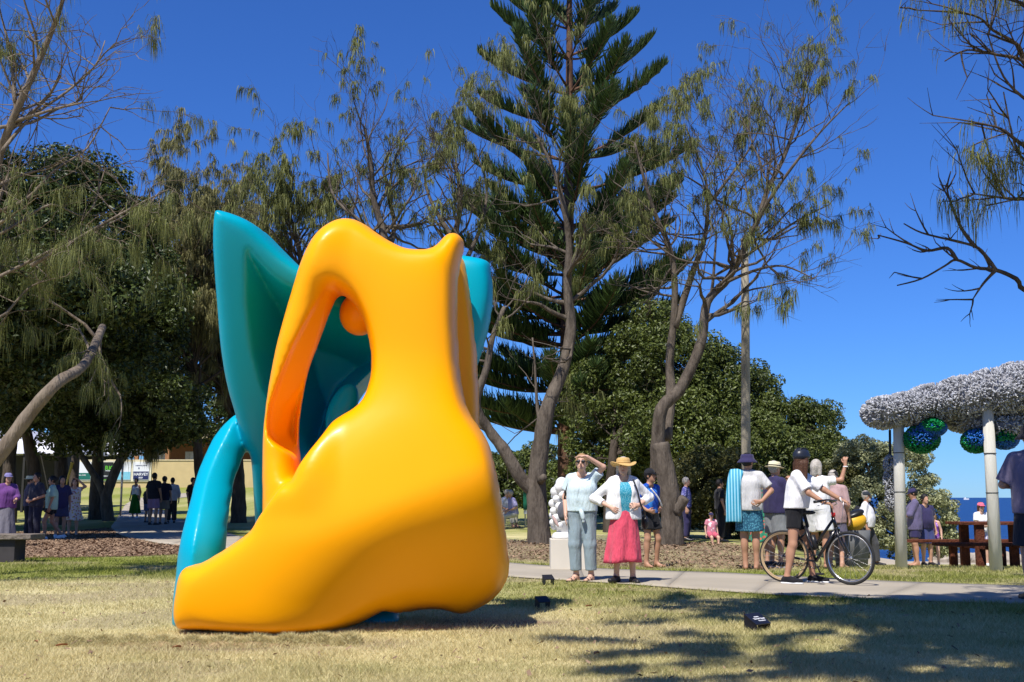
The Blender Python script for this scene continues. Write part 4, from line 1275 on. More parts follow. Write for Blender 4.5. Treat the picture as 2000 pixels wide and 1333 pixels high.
class Person:
    def __init__(self, label, pos, yaw, H=1.70, skin='mid', h=0.012, female=False, bulk=1.0, belly=0.0, lean=(0, 0), head=(0, 0), **J):
        self.root = thing('person', label, 'person', pos, yaw)
        self.s = H / 1.70
        self.h = h / self.s
        self.skin = SKIN[skin]
        self.bulk = bulk; self.belly = belly; self.fem = female
        sh = 0.150 if female else 0.172
        self.sh = sh
        lx, ly = lean
        def up(p):
            t = max(0.0, (p.z - 0.93) / 0.5)
            return p + Vector((lx * t, ly * t, 0))
        self.up = up
        d = dict(lsh=v3(sh, 0, 1.365), rsh=v3(-sh, 0, 1.365), lel=v3(sh + .07, .03, 1.12), rel=v3(-sh - .07, .03, 1.12),
                 lwr=v3(sh + .08, -.04, .88), rwr=v3(-sh - .08, -.04, .88),
                 lkn=v3(.10, -.02, .49), rkn=v3(-.10, -.02, .49), lan=v3(.105, .015, .085), ran=v3(-.105, .015, .085),
                 lhd=v3(.05, -.15, -1), rhd=v3(-.05, -.15, -1), lpn=v3(-1, 0, 0), rpn=v3(1, 0, 0), lft=v3(.15, -1, 0), rft=v3(-.15, -1, 0),
                 curl=0.5)
        for k_, v_ in list(d.items()):
            if k_ in ('lsh', 'rsh', 'lel', 'rel', 'lwr', 'rwr'):
                d[k_] = up(v_)
        for k_, v_ in J.items():
            d[k_] = v3(*v_) if isinstance(v_, tuple) else v_
        self.J = d
        self.hc = up(v3(0, -0.012, 1.575))
        self.HM = Matrix.Rotation(head[0], 3, 'Z') @ Matrix.Rotation(head[1], 3, 'X')
        self.neck = up(v3(0, 0.005, 1.44))
        self.body()
    def field(self, zlo=-0.03, zhi=None, pad=0.16, pts=None):
        J = self.J
        P = [J[k] for k in ('lsh', 'rsh', 'lel', 'rel', 'lwr', 'rwr', 'lkn', 'rkn', 'lan', 'ran')] + [self.hc]
        P = [p for p in P] + [v3(.15, .1, 1), v3(-.15, -.1, 1)]
        lo = [min(p[i] for p in P) - pad for i in range(3)]; hi = [max(p[i] for p in P) + pad for i in range(3)]
        lo[0] -= 0.05; hi[0] += 0.05; lo[1] -= 0.08 + self.belly; hi[1] += 0.05
        lo[2] = zlo; hi[2] = max(hi[2], 1.74) if zhi is None else zhi
        return Field(lo, hi, self.h)
    def emit(self, name, F, material, smooth=1):
        me = F.mesh(name) if isinstance(F, Field) else F
        if smooth: smooth_mesh(me, smooth)
        me.transform(Matrix.Scale(self.s, 4))
        return obj(name, me, material, self.root)
    def torso(self, F, off=0.0, k=0.07, loose=0.0):
        B = self.bulk; up = self.up; t = lambda *a: tuple(up(v3(*a)))
        hw = 0.062 if not self.fem else 0.068
        F.cone(t(-hw, 0.01, .93), t(hw, 0.01, .93), .095 * B + off, .095 * B + off, k, sy=1.02)
        F.cone(t(-.048, 0, 1.10), t(.048, 0, 1.10), (.082 + loose) * B + off, (.082 + loose) * B + off, k, sy=1.05)
        F.cone(t(-.068, 0.01, 1.27), t(.068, 0.01, 1.27), .092 * B + off, .092 * B + off, k, sy=1.02)
        for sx in (-1, 1):
            F.cone(t(sx * .03, 0.01, 1.415), t(sx * self.sh * .88, 0.01, 1.372), .046 + off * .7, .042 + off * .7, k * .6)
        if self.fem:
            F.ell(t(.062, -.072 * B, 1.235), (.055 + off * .8,) * 3, .05); F.ell(t(-.062, -.072 * B, 1.235), (.055 + off * .8,) * 3, .05)
        if self.belly:
            F.ell(t(0, -self.belly, 1.06), (.14 * B + off, .12 * B + off, .15 + off), .08)
    def body(self):
        F = self.field(); J = self.J; HM = self.HM; hc = self.hc
        self.torso(F)
        F.cone(tuple(self.neck), tuple(hc + HM @ v3(0, .012, -.07)), .052, .047, .03)
        hp = lambda *a: tuple(hc + HM @ v3(*a))
        F.ell(hp(0, .008, .02), (.074, .092, .105), .02, M=HM)
        F.ell(hp(0, -.028, -.05), (.054, .062, .062), .03, M=HM)
        F.cone(hp(0, -.088, .015), hp(0, -.108, -.018), .009, .014, .012)
        F.ell(hp(0, -.075, -.088), (.022, .02, .016), .02, M=HM)
        for sx in (-1, 1):
            F.ell(hp(sx * .075, .012, -.005), (.011, .020, .031), .008, M=HM)
        for sd in 'lr':
            sg = 1 if sd == 'l' else -1
            hip = v3(sg * .078, 0.01, .90); kn = J[sd + 'kn']; an = J[sd + 'an']
            F.cone(tuple(hip), tuple(kn), .088 * self.bulk ** .5, .054, .05)
            F.cone(tuple(kn), tuple(an), .053, .036, .03)
            mid = kn.lerp(an, 0.3)
            F.ell((mid.x, mid.y + .018, mid.z), (.046, .048, .10), .04)
            ft = J[sd + 'ft'].normalized()
            heel = v3(an.x, an.y, an.z - .048) - ft * .025
            toe = v3(an.x, an.y, an.z - .060) + ft * .15
            F.cone(tuple(heel), tuple(toe), .034, .024, .03)
            F.cone(tuple(v3(an.x, an.y, an.z)), tuple(heel.lerp(toe, .6)), .034, .026, .03)
            for i in range(5):
                side = v3(-ft.y, ft.x, 0) * sg
                q = toe + side * (.022 - .011 * i) * 1.0
                F.cone(tuple(q), tuple(q + ft * (.035 - .005 * i)), .012, .009, .006)
            s_, e_, w_ = J[sd + 'sh'], J[sd + 'el'], J[sd + 'wr']
            F.cone(tuple(s_), tuple(e_), .049, .038, .03)
            F.cone(tuple(e_), tuple(w_), .039, .026, .02)
            self.hand(F, w_, J[sd + 'hd'].normalized(), J[sd + 'pn'], J['curl'])
        self.emit('body', F, self.skin)
    def hand(self, F, w, hd, pn, curl):
        pn = (pn - hd * pn.dot(hd)); pn = pn.normalized() if pn.length > 1e-4 else hd.orthogonal().normalized()
        sd = hd.cross(pn)
        r = max(.0085, self.h * 0.85)
        for o_ in (-.024, -.008, .008, .024):
            F.cone(tuple(w), tuple(w + hd * .085 + sd * o_), .020, .013, .012)
        for o_, L in ((-.030, .062), (-.010, .078), (.011, .082), (.032, .070)):
            b = w + hd * .085 + sd * o_
            d1 = (hd + pn * curl * 0.6 + sd * o_ * 3).normalized(); m_ = b + d1 * L * .5
            d2 = (hd * (1 - .5 * curl) + pn * curl * 1.3).normalized()
            F.cone(tuple(b), tuple(m_), r * 1.08, r, .004); F.cone(tuple(m_), tuple(m_ + d2 * L * .5), r, r * .85, .004)
        b = w + hd * .025 + sd * .022
        d1 = (hd * .7 + sd * .75 + pn * .25).normalized(); m_ = b + d1 * .045
        F.cone(tuple(b), tuple(m_), r * 1.4, r * 1.15, .01); F.cone(tuple(m_), tuple(m_ + (hd * .95 + sd * .25 + pn * .3).normalized() * .038), r * 1.15, r, .004)
    # ---- clothing
    def shirt(self, name, material, hem=0.90, sleeve=0.55, off=0.018, neck=0.062, loose=0.012, flare=0.0, shoulder_cut=None, smooth=2):
        F = self.field(zlo=hem - 0.12); J = self.J
        self.torso(F, off, 0.07, loose)
        t = lambda *a: tuple(self.up(v3(*a)))
        B = self.bulk
        F.cone(t(-.05, 0.0, 1.2), t(-.062, 0.005, hem - .05), (.084 + loose) * B + off, .095 * B + off + flare, .06, sy=1.02)
        F.cone(t(.05, 0.0, 1.2), t(.062, 0.005, hem - .05), (.084 + loose) * B + off, .095 * B + off + flare, .06, sy=1.02)
        F.plane((0, 0, hem), (0, 0, -1))
        for sd in 'lr':
            s_, e_, w_ = J[sd + 'sh'], J[sd + 'el'], J[sd + 'wr']
            if sleeve <= 0: continue
            if sleeve <= 1:
                F.cone(tuple(s_), tuple(s_.lerp(e_, sleeve)), .051 + off, .043 + off * 1.5, .035, flat=True)
            else:
                F.cone(tuple(s_), tuple(e_), .051 + off, .041 + off, .035)
                F.cone(tuple(e_), tuple(e_.lerp(w_, sleeve - 1)), .041 + off, .032 + off, .02, flat=True)
        n0 = self.neck
        F.cone((n0.x, n0.y - .01, n0.z - .02), (n0.x, n0.y - .03, n0.z + .25), neck, neck * 1.25, .01, 'sub')
        return self.emit(name, F, material, smooth)
    def pants(self, name, material, leg=1.9, waist=1.02, off=0.016, wide=0.0, smooth=2):
        J = self.J
        F = self.field(zhi=waist + .12)
        B = self.bulk
        hw = 0.062 if not self.fem else 0.068
        F.cone((-hw, 0.01, .93), (hw, 0.01, .93), .097 * B + off, .097 * B + off, .06, sy=1.02)
        tw = tuple(self.up(v3(0, 0, 1.06)))
        F.cone((-.05, 0, 1.04), (.05, 0, 1.04), .088 * B + off, .088 * B + off, .06, sy=1.05)
        F.plane((0, 0, waist), (0, 0, 1))
        for sd in 'lr':
            sg = 1 if sd == 'l' else -1
            hip = v3(sg * .078, 0.01, .90); kn = J[sd + 'kn']; an = J[sd + 'an']
            if leg <= 1:
                F.cone(tuple(hip), tuple(hip.lerp(kn, leg)), .090 * B ** .5 + off, .074 + off + wide, .03, flat=True)
            else:
                F.cone(tuple(hip), tuple(kn), .090 * B ** .5 + off, .060 + off + wide * .6, .03)
                F.cone(tuple(kn), tuple(kn.lerp(an, leg - 1)), .060 + off + wide * .6, .045 + off + wide, .02, flat=True)
        return self.emit(name, F, material, smooth)
    def skirt(self, name, material, z0=1.02, z1=0.42, r0=(.135, .115), r1=(.26, .22), folds=9, amp=.025, sway=(0, 0), seed=1):
        rr = random.Random(seed); n = 72; m_ = 14
        ph = [rr.uniform(0, 6.28) for _ in range(4)]
        V = []; Fc = []
        for j in range(m_ + 1):
            t = j / m_
            z = z0 + (z1 - z0) * t
            e = t ** 0.85
            for i in range(n):
                a = 2 * math.pi * i / n
                f = math.sin(folds * a + ph[0] + .6 * math.sin(3 * a + ph[1])) * amp * t ** 1.3 + math.sin(4 * a + ph[2] + 2 * t) * amp * .5 * t
                rx = r0[0] + (r1[0] - r0[0]) * e + f; ry = r0[1] + (r1[1] - r0[1]) * e + f
                V.append((rx * math.cos(a) + sway[0] * t * t, ry * math.sin(a) + sway[1] * t * t, z + .012 * math.sin(2 * a + ph[3]) * t))
        for j in range(m_):
            for i in range(n):
                a = j * n + i; b = j * n + (i + 1) % n
                Fc.append((a, a + n, b + n, b))
        me = mesh_from(name, V, Fc, True)
        me.transform(Matrix.Scale(self.s, 4))
        o = obj(name, me, material, self.root)
        sm_ = o.modifiers.new('cloth', 'SOLIDIFY'); sm_.thickness = 0.006
        return o
    def headpart(self, name, me, material, off=(0, 0, 0), rot=None):
        M = Matrix.Translation(self.hc + self.HM @ v3(*off)) @ (self.HM @ (rot if rot is not None else Matrix.Identity(3))).to_4x4()
        me.transform(Matrix.Scale(self.s, 4) @ M)
        return obj(name, me, material, self.root)
    def hair(self, kind='short', col='brown', extra=()):
        F = Field((-.2, -.2, -.45), (.2, .25, .2), max(self.h * .9, .009))
        F.ell((0, .016, .030), (.086, .101, .110), .02)
        if kind in ('bob', 'long'):
            for sx in (-1, 1):
                F.cone((sx * .068, .02, .0), (sx * .072, .03, -.10), .034, .03, .03)
            F.cone((0, .07, .0), (0, .075, -.10), .06, .045, .03)
        if kind == 'long':
            for x_, y_ in ((-.05, .07), (0, .09), (.05, .07), (.075, .03), (-.075, .03)):
                F.cone((x_, y_, -.05), (x_ * 1.25, y_ + .03, -.30 - .08 * abs(math.sin(x_ * 90))), .040, .016, .02)
        if kind == 'bun':
            F.ell((0, .12, .05), (.045, .045, .045), .02)
        for (a, b, ra, rb) in extra:
            F.cone(a, b, ra, rb, .03)
        F.ell((0, -.085, -.035), (.070, .085, .105), .01, 'sub')
        F.ell((0, -.02, -.12), (.062, .09, .07), .01, 'sub')
        me = F.mesh('hair'); smooth_mesh(me, 1)
        return self.headpart('hair', me, HAIR[col])
    def face(self, mouth=True):
        for sx in (-1, 1):
            self.headpart('eye', mesh_from('eye', *_vf(uvsphere((0, 0, 0), (.0125, .008, .0075), 10, 6)), True), M_EYE, (sx * .030, -.082, .014))
            self.headpart('eyebrow', mesh_from('eyebrow', *_vf(uvsphere((0, 0, 0), (.020, .006, .004), 8, 5)), True), HAIR['brown'], (sx * .031, -.084, .036))
        if mouth:
            self.headpart('mouth', mesh_from('mouth', *_vf(uvsphere((0, 0, 0), (.023, .008, .006), 10, 6)), True), M_LIP, (0, -.086, -.050))
    def sunglasses(self):
        mb = MB()
        for sx in (-1, 1):
            q = uvsphere((sx * .033, -.090, .012), (.029, .010, .021), 12, 8); mb.add(q.v, q.f)
            mb.tube([(sx * .058, -.086, .018), (sx * .080, -.03, .014), (sx * .080, .015, .006)], .004, 5)
        mb.tube([(-.012, -.098, .018), (.012, -.098, .018)], .004, 5)
        return self.headpart('sunglasses', mesh_from('sunglasses', mb.v, mb.f, True), M_BLACKP)
    def hat(self, kind, material, band=None, tilt=0.0):
        R = Matrix.Rotation(tilt, 3, 'X'); mb = MB()
        if kind == 'straw':
            prof = [(.165, .020), (.185, .034), (.180, .040), (.155, .030), (.120, .036), (.100, .046), (.098, .075), (.092, .105), (.070, .122), (.0, .126)]
            mb.lathe(prof, 28, (0, .01, .0), R, 0.98, 1.08)
            for i in range(len(mb.v)):                       # wavy brim
                x, y, z = mb.v[i]
                r_ = math.hypot(x, y)
                if r_ > .12:
                    mb.v[i] = (x, y, z + (r_ - .12) * .5 * math.sin(2 * math.atan2(y, x) + .6))
        elif kind == 'bucket':
            mb.lathe([(.150, -.010), (.152, -.004), (.112, .040), (.102, .046), (.098, .085), (.088, .112), (.0, .120)], 24, (0, .01, 0), R, 0.98, 1.06)
        elif kind == 'fedora':
            mb.lathe([(.150, .028), (.152, .034), (.105, .040), (.100, .050), (.096, .095), (.085, .118), (.04, .112), (.0, .110)], 24, (0, .01, 0), R, 0.96, 1.08)
        else:                                              # cap with a visor
            mb.lathe([(.090, .030), (.090, .050), (.082, .085), (.060, .114), (.030, .128), (.0, .131)], 20, (0, .012, 0), R, 0.98, 1.12)
            V = []; n = 12
            for rr_, zz in ((.075, .040), (.150, .030)):
                for i in range(n + 1):
                    a = -math.pi / 2 + (i / n - .5) * 1.9
                    V.append(R @ v3(math.cos(a) * (.088 if rr_ < .1 else .098), .012 + math.sin(a) * (.095 if rr_ < .1 else .175), zz))
            o_ = len(V); V += [q - v3(0, 0, .006) for q in V]
            Fq = [(i, i + n + 1, i + n + 2, i + 1) for i in range(n)] + [(o_ + i, o_ + i + 1, o_ + i + n + 2, o_ + i + n + 1) for i in range(n)]
            Fq += [(i + n + 1, o_ + i + n + 1, o_ + i + n + 2, i + n + 2) for i in range(n)]
            mb.add(V, Fq)
        o = self.headpart('hat', mesh_from('hat', mb.v, mb.f, True), material)
        if band is not None:
            mb = MB().lathe([(.1015, .046), (.1015, .066)], 24, (0, .01, 0), R, 0.98 if kind == 'straw' else .965, 1.085)
            me = mesh_from('hat_band', mb.v, mb.f, True)
            M = Matrix.Translation(self.hc) @ self.HM.to_4x4(); me.transform(Matrix.Scale(self.s, 4) @ M)
            obj('hat_band', me, band, o)
        return o
    def shoes(self, material, sole=None, h=.0):
        for sd in 'lr':
            J = self.J; an = J[sd + 'an']; ft = J[sd + 'ft'].normalized()
            F = Field((an.x - .2, an.y - .27, an.z - .13), (an.x + .2, an.y + .27, an.z + .08), max(self.h * .8, .008))
            heel = v3(an.x, an.y, an.z - .045) - ft * .035; toe = v3(an.x, an.y, an.z - .052) + ft * .175
            F.cone(tuple(heel), tuple(toe), .044, .036, .03)
            F.cone(tuple(an + v3(0, 0, -.01)), tuple(heel.lerp(toe, .6)), .046, .036, .03)
            F.plane((0, 0, an.z - .083), (0, 0, -1))
            F.plane((0, 0, an.z + .012), (0, 0, 1))
            o = self.emit('shoe', F, material, 1)
            if sole is not None:
                F = Field((an.x - .2, an.y - .27, an.z - .13), (an.x + .2, an.y + .27, an.z), max(self.h * .7, .007))
                F.cone(tuple(heel + v3(0, 0, -.03)), tuple(toe + v3(0, 0, -.024)), .046, .038, .02, sy=1)
                F.plane((0, 0, an.z - .085), (0, 0, -1)); F.plane((0, 0, an.z - .062), (0, 0, 1))
                me = F.mesh('sole'); me.transform(Matrix.Scale(self.s, 4)); obj('sole', me, sole, o)
    def sandals(self, material):
        for sd in 'lr':
            J = self.J; an = J[sd + 'an']; ft = J[sd + 'ft'].normalized(); side = v3(-ft.y, ft.x, 0)
            mb = MB()
            c = v3(an.x, an.y, an.z - .082)
            pts = [c + ft * a + side * b for a, b in ((-.07, 0), (-.05, .034), (.04, .038), (.12, .044), (.19, .026), (.20, 0), (.19, -.03), (.12, -.042), (.04, -.036), (-.05, -.034))]
            n = len(pts)
            mb.add(pts + [p + v3(0, 0, .016) for p in pts], [tuple(range(n)), tuple(reversed(range(n, 2 * n)))] + [(i, i + n, (i + 1) % n + n, (i + 1) % n) for i in range(n)])
            o = mb.build('sandal', material, self.root)
            o.data.transform(Matrix.Scale(self.s, 4))
            st = MB()
            for a, hgt, dy in ((.13, .045, .0), (.075, .062, .02), (.035, .075, -.02)):
                st.tube([c + ft * (a - dy) + side * .042 + v3(0, 0, .012), c + ft * a + side * .022 + v3(0, 0, hgt), c + ft * a - side * .02 + v3(0, 0, hgt), c + ft * (a + dy) - side * .042 + v3(0, 0, .012)], .006, 5)
            st.torus(v3(an.x, an.y, an.z + .002), .041, .006, (1, 0, 0), (0, 1, 0), 18, 5)
            so = st.build('strap', material, o, True); so.data.transform(Matrix.Scale(self.s, 4))
    def tube_part(self, name, pts, r, material, n=6, sub=5):
        P = catmull([tuple(p) for p in pts], sub)
        mb = MB().tube(P, r, n)
        o = mb.build(name, material, self.root, True); o.data.transform(Matrix.Scale(self.s, 4))
        return o
    def ell_part(self, name, c, r, material, M=None):
        q = uvsphere(c, r, 16, 10, M)
        o = q.build(name, material, self.root, True); o.data.transform(Matrix.Scale(self.s, 4))
        return o

def _vf(mb): return mb.v, mb.f

# ---- woman in pale blue shading her eyes
M_PALE = cloth('pale_blue_cloth', (0.60, 0.72, 0.76)); M_GREYBLUE = cloth('grey_blue_linen', (0.26, 0.33, 0.37))
b = gpt(1138, 15.15)
p = Person('woman in pale blue top and grey trousers shading her eyes with one arm', b, rad(-4), 1.66, 'fair', 0.0085, True, 1.12, head=(rad(-8), rad(-6)),
           lel=(.29, -.10, 1.52), lwr=(.075, -.20, 1.655), lhd=(-1, -.12, .02), lpn=(0, -.3, -1), rel=(-.23, .06, 1.12), rwr=(-.22, -.06, .90), rhd=(0, -.2, -1), curl=0.2,
           lft=(-.55, -1, 0), rft=(-.75, -1, 0), lan=(.115, .0, .085), ran=(-.085, .01, .085))
p.shirt('blouse', M_PALE, 0.93, 0.62, 0.022, 0.072, 0.03)
p.pants('trousers', M_GREYBLUE, 1.84, 1.0, 0.020, 0.012)
p.hair('short', 'fair'); p.face(); p.sunglasses(); p.sandals(M_LEATHER)
p.tube_part('blouse_knot', [(-.02, -.155, .95), (.0, -.175, .90), (.015, -.17, .84), (.02, -.16, .78)], [.026] * 3 + [.03] * 8 + [.022] * 4 + [.006], M_PALE, 8)
bag = p.ell_part('shoulder_bag', (-.26, .05, .93), (.075, .06, .13), cloth('grey_bag', (0.11, 0.11, 0.13)))
p.tube_part('bag_strap', [(-.25, .04, 1.05), (-.215, -.04, 1.2), (-.165, -.05, 1.36), (-.14, .02, 1.45), (-.15, .12, 1.36), (-.24, .10, 1.05)], .011, M_LEATHER)
p.ell_part('scarf', (-.36, -.02, .80), (.022, .02, .09), cloth('pink_scarf', (0.55, 0.38, 0.36)), Matrix.Rotation(rad(-28), 3, 'Y'))

# ---- woman in straw hat and pink skirt
M_PINK = cloth('pink_linen', (0.62, 0.075, 0.125), bump=0.7, bscale=12); M_STRAW = mat('straw', (0.60, 0.38, 0.14), 0.8, var=0.12, scale=60, bump=0.5, bscale=120)
M_TURQ = mat_pattern('turquoise_print', (0.02, 0.26, 0.38), [(0.22, 0.52, 0.60)], 'spots', 85)
b = gpt(1220, 14.75)
p = Person('woman in straw hat, white shirt and long pink skirt with hands on hips', b, rad(6), 1.60, 'fair', 0.0085, True, 1.15, head=(rad(-14), rad(4)),
           lel=(.39, .12, 1.16), lwr=(.19, -.12, 1.055), lhd=(-.8, -.45, .0), lpn=(-.3, .6, -.3), rel=(-.40, .08, 1.14), rwr=(-.22, -.08, 1.04), rhd=(.55, -.5, -.35), rpn=(.4, .6, -.2), curl=0.45,
           ran=(-.11, .01, .10), lan=(.12, .02, .085), rft=(-.8, -1, .05), lft=(.15, -1, 0), rkn=(-.10, -.04, .5))
p.shirt('top', M_TURQ, 0.93, 0.0, 0.016, 0.085, 0.035)
p.skirt('skirt', M_PINK, 1.02, 0.29, (.150, .135), (.255, .215), 6, .024, (-.03, -.02), 3)
# open white shirt: a shell with the front left open
F = p.field(zlo=.78); p.torso(F, .040, .07, .03)
for sx in (-1, 1):
    F.cone((sx * .06, .02, 1.2), (sx * .10, .03, .84), .135, .145, .08)
F.plane((0, 0, .86), (0, 0, -1))
for sd in 'lr':
    F.cone(tuple(p.J[sd + 'sh']), tuple(p.J[sd + 'el']), .064, .058, .04)
    F.cone(tuple(p.J[sd + 'el']), tuple(p.J[sd + 'el'].lerp(p.J[sd + 'wr'], .62)), .058, .056, .03, flat=True)
F.cone((0, -.22, .7), (0, -.22, 1.25), .105, .085, .02, 'sub'); F.cone((0, -.20, 1.2), (0, -.10, 1.42), .085, .062, .02, 'sub')
F.cone((0, -.30, .7), (0, -.26, 1.35), .11, .085, .02, 'sub')
n0 = p.neck; F.cone((n0.x, n0.y - .03, n0.z - .02), (n0.x, n0.y - .04, n0.z + .25), .068, .09, .01, 'sub')
p.emit('white_shirt', F, M_WHITE, 2)
p.hair('bob', 'grey'); p.face(); p.hat('straw', M_STRAW, mat('straw_band', (0.5, 0.33, 0.13), 0.8), rad(-4))
p.shoes(M_LEATHER)
p.tube_part('bag_strap', [(.10, -.16, 1.40), (.15, -.20, 1.25), (.19, -.20, 1.08), (.25, -.17, .96), (.28, -.05, .90)], .011, M_LEATHER)
p.ell_part('shoulder_bag', (.30, .05, .82), (.05, .09, .10), M_LEATHER)

# ---- boy in blue behind her
b = gpt(1272, 18.4)
p = Person('boy in black cap and bright blue swim shirt behind the pink skirt', b, rad(40), 1.56, 'tan', 0.011, False, 0.88, lel=(.28, .12, 1.10), lwr=(.17, -.08, 1.0), lhd=(-.7, -.6, -.1), rel=(-.26, .08, 1.1), rwr=(-.18, -.10, .98), rhd=(.6, -.6, -.2), lkn=(.12, -.06, .49), lan=(.13, .0, .085), head=(rad(20), 0))
p.shirt('swim_shirt', mat_pattern('blue_swim_print', (0.01, 0.07, 0.42), [(0.04, 0.22, 0.62)], 'spots', 12), 0.92, .9, .010)
p.pants('shorts', M_BLACK, .62, 1.0, .018, .02); p.hair('short', 'black'); p.face(); p.hat('cap', M_BLACK)
p.tube_part('shoulder_strap', [(-.12, -.13, 1.36), (.02, -.17, 1.2), (.14, -.15, 1.05)], .014, M_WHITE)

# ---- man with the striped towel, seen from behind
M_TOWEL = mat_pattern('blue_striped_towel', (0.02, 0.26, 0.40), [(0.25, 0.55, 0.68)], 'stripes', 7)
b = gpt(1466, 17.6)
p = Person('barefoot man in navy bucket hat with a striped blue towel over his shoulder', b, rad(168), 1.76, 'tan', 0.011, False, 1.02, rel=(-.33, .02, 1.15), rwr=(-.19, .17, 1.0), rhd=(.85, .25, -.15), rpn=(0, -1, 0), lel=(.24, -.08, 1.13), lwr=(.16, -.26, 1.1), lhd=(-.4, -.8, .2), head=(rad(-25), 0), rft=(-.5, -1, 0), lan=(.07, .0, .085), ran=(-.09, .01, .085), rkn=(-.09, -.02, .49), lkn=(.08, -.02, .49))
p.shirt('tee_shirt', cloth('light_grey_cloth', (0.55, 0.54, 0.53)), .86, .75, .022, .062, .02, .012)
p.pants('board_shorts', mat_pattern('board_short_print', (0.02, 0.10, 0.17), [(0.08, 0.28, 0.38)], 'spots', 40), .82, 1.0, .022, .03)
p.hair('short', 'black'); p.hat('bucket', M_NAVY)
V = []; Fq = []
prof = [(.10, -.21, .90), (.13, -.17, 1.20), (.14, -.09, 1.40), (.15, .0, 1.475), (.17, .085, 1.44), (.20, .15, 1.30), (.215, .185, 1.05), (.22, .19, .80), (.225, .18, .70)]
pr = catmull(prof, 4); nw = 7
for i, q in enumerate(pr):
    for k in range(nw):
        u = k / (nw - 1) - .5
        V.append((q[0] + u * (.17 + .06 * i / len(pr)), q[1] + .014 * math.sin(k * 2.4 + i * .5) - abs(u) * .03, q[2] - abs(u - .1) * .02))
for i in range(len(pr) - 1):
    for k in range(nw - 1):
        a = i * nw + k; Fq.append((a, a + 1, a + nw + 1, a + nw))
me = mesh_from('towel', V, Fq, True); me.transform(Matrix.Scale(p.s, 4)); o = obj('towel', me, M_TOWEL, p.root); sm_ = o.modifiers.new('t', 'SOLIDIFY'); sm_.thickness = .012

# ---- man in straw hat and navy tee, hand to his mouth
M_PALESTRAW = mat('pale_straw', (0.72, 0.64, 0.42), 0.8, var=0.08, scale=50, bump=0.4, bscale=100)
b = gpt(1518, 18.2)
p = Person('man in pale straw hat and navy tee raising a hand to his mouth', b, rad(118), 1.66, 'tan', 0.012, False, 1.18, .05, lel=(.2, -.22, 1.14), lwr=(.06, -.34, 1.34), lhd=(-.1, .3, 1), lpn=(-1, .2, 0), rel=(-.25, -.12, 1.15), rwr=(-.08, -.30, 1.34), rhd=(.1, .35, 1), rpn=(1, 0, 0), curl=.9)
p.shirt('tee_shirt', M_NAVY, .86, .8, .024, .06, .03, .015)
p.pants('shorts', cloth('grey_shorts', (0.20, 0.21, 0.22)), .85, 1.0, .022, .035); p.hair('short', 'grey'); p.face(); p.hat('fedora', M_PALESTRAW, M_BLACK, rad(6)); p.shoes(M_BLACKP, M_SOLE)

# ---- child in a green floral dress, mostly hidden
b = gpt(1489, 18.7)
p = Person('woman in a green floral dress half hidden behind the towel man', b, rad(150), 1.45, 'mid', 0.014, True, .95)
p.shirt('dress_top', mat_pattern('green_floral', (0.03, 0.24, 0.14), [(0.6, 0.12, 0.08), (0.6, 0.5, 0.3)], 'spots', 22), .9, .3, .012)
p.skirt('dress_skirt', mat_pattern('green_floral_skirt', (0.03, 0.24, 0.14), [(0.6, 0.12, 0.08), (0.6, 0.5, 0.3)], 'spots', 22), .95, .45, (.13, .12), (.22, .2), 8, .02)
p.hair('bun', 'fair'); p.shoes(M_BLACKP, M_SOLE)

# ---- cyclist standing over her bicycle
b = gpt(1560, 14.93) + Vector((0, 0, .02))
p = Person('woman cyclist in black helmet and white tee standing over her bicycle', b, rad(61.5), 1.70, 'tan', 0.009, True, 1.06, lean=(0, -.07), head=(rad(62), 0),
           lel=(.20, -.32, 1.19), lwr=(.22, -.53, 1.06), lhd=(-.1, -.9, -.35), lpn=(0, -.2, -1), rel=(-.20, -.22, 1.15), rwr=(-.20, -.40, 1.03), rhd=(.0, -.9, -.2), rpn=(0, -.2, -1), curl=1.0,
           lkn=(.15, -.10, .49), lan=(.19, -.14, .085), rkn=(-.15, .02, .49), ran=(-.19, .10, .085), lft=(.0, -1, 0), rft=(-.05, -1, 0))
p.shirt('tee_shirt', M_WHITE, .95, .85, .022, .065, .03, .015)
p.pants('shorts', M_BLACK, .52, 1.02, .012, .004)
p.shoes(M_BLACK, M_SOLE)
p.hair('long', 'brown')
mb = MB().lathe([(.096, .015), (.104, .020), (.106, .050), (.100, .085), (.082, .118), (.050, .142), (.018, .152), (.0, .153)], 28, (0, .015, .0), None, .93, 1.18)
hl = p.headpart('helmet', mesh_from('helmet', mb.v, mb.f, True), mat('helmet_shell', (0.018, 0.022, 0.035), 0.35, var=0.05))
for k in (-1, 0, 1):
    q = MB().tube([(k * .038, -.085, .105), (k * .042, -.03, .145), (k * .042, .04, .150), (k * .036, .105, .118)], [.006, .010, .010, .006], 6)
    me = mesh_from('vent', q.v, q.f, True); me.transform(Matrix.Scale(p.s, 4) @ Matrix.Translation(p.hc) @ p.HM.to_4x4()); obj('vent', me, M_BLACKP, hl)
p.tube_part('wristwatch', [p.J['lwr'] + v3(.028 * math.cos(a), .012 * math.sin(a), .03 * math.sin(a)) for a in np.linspace(0, 6.283, 10)], .009, M_WHITE)

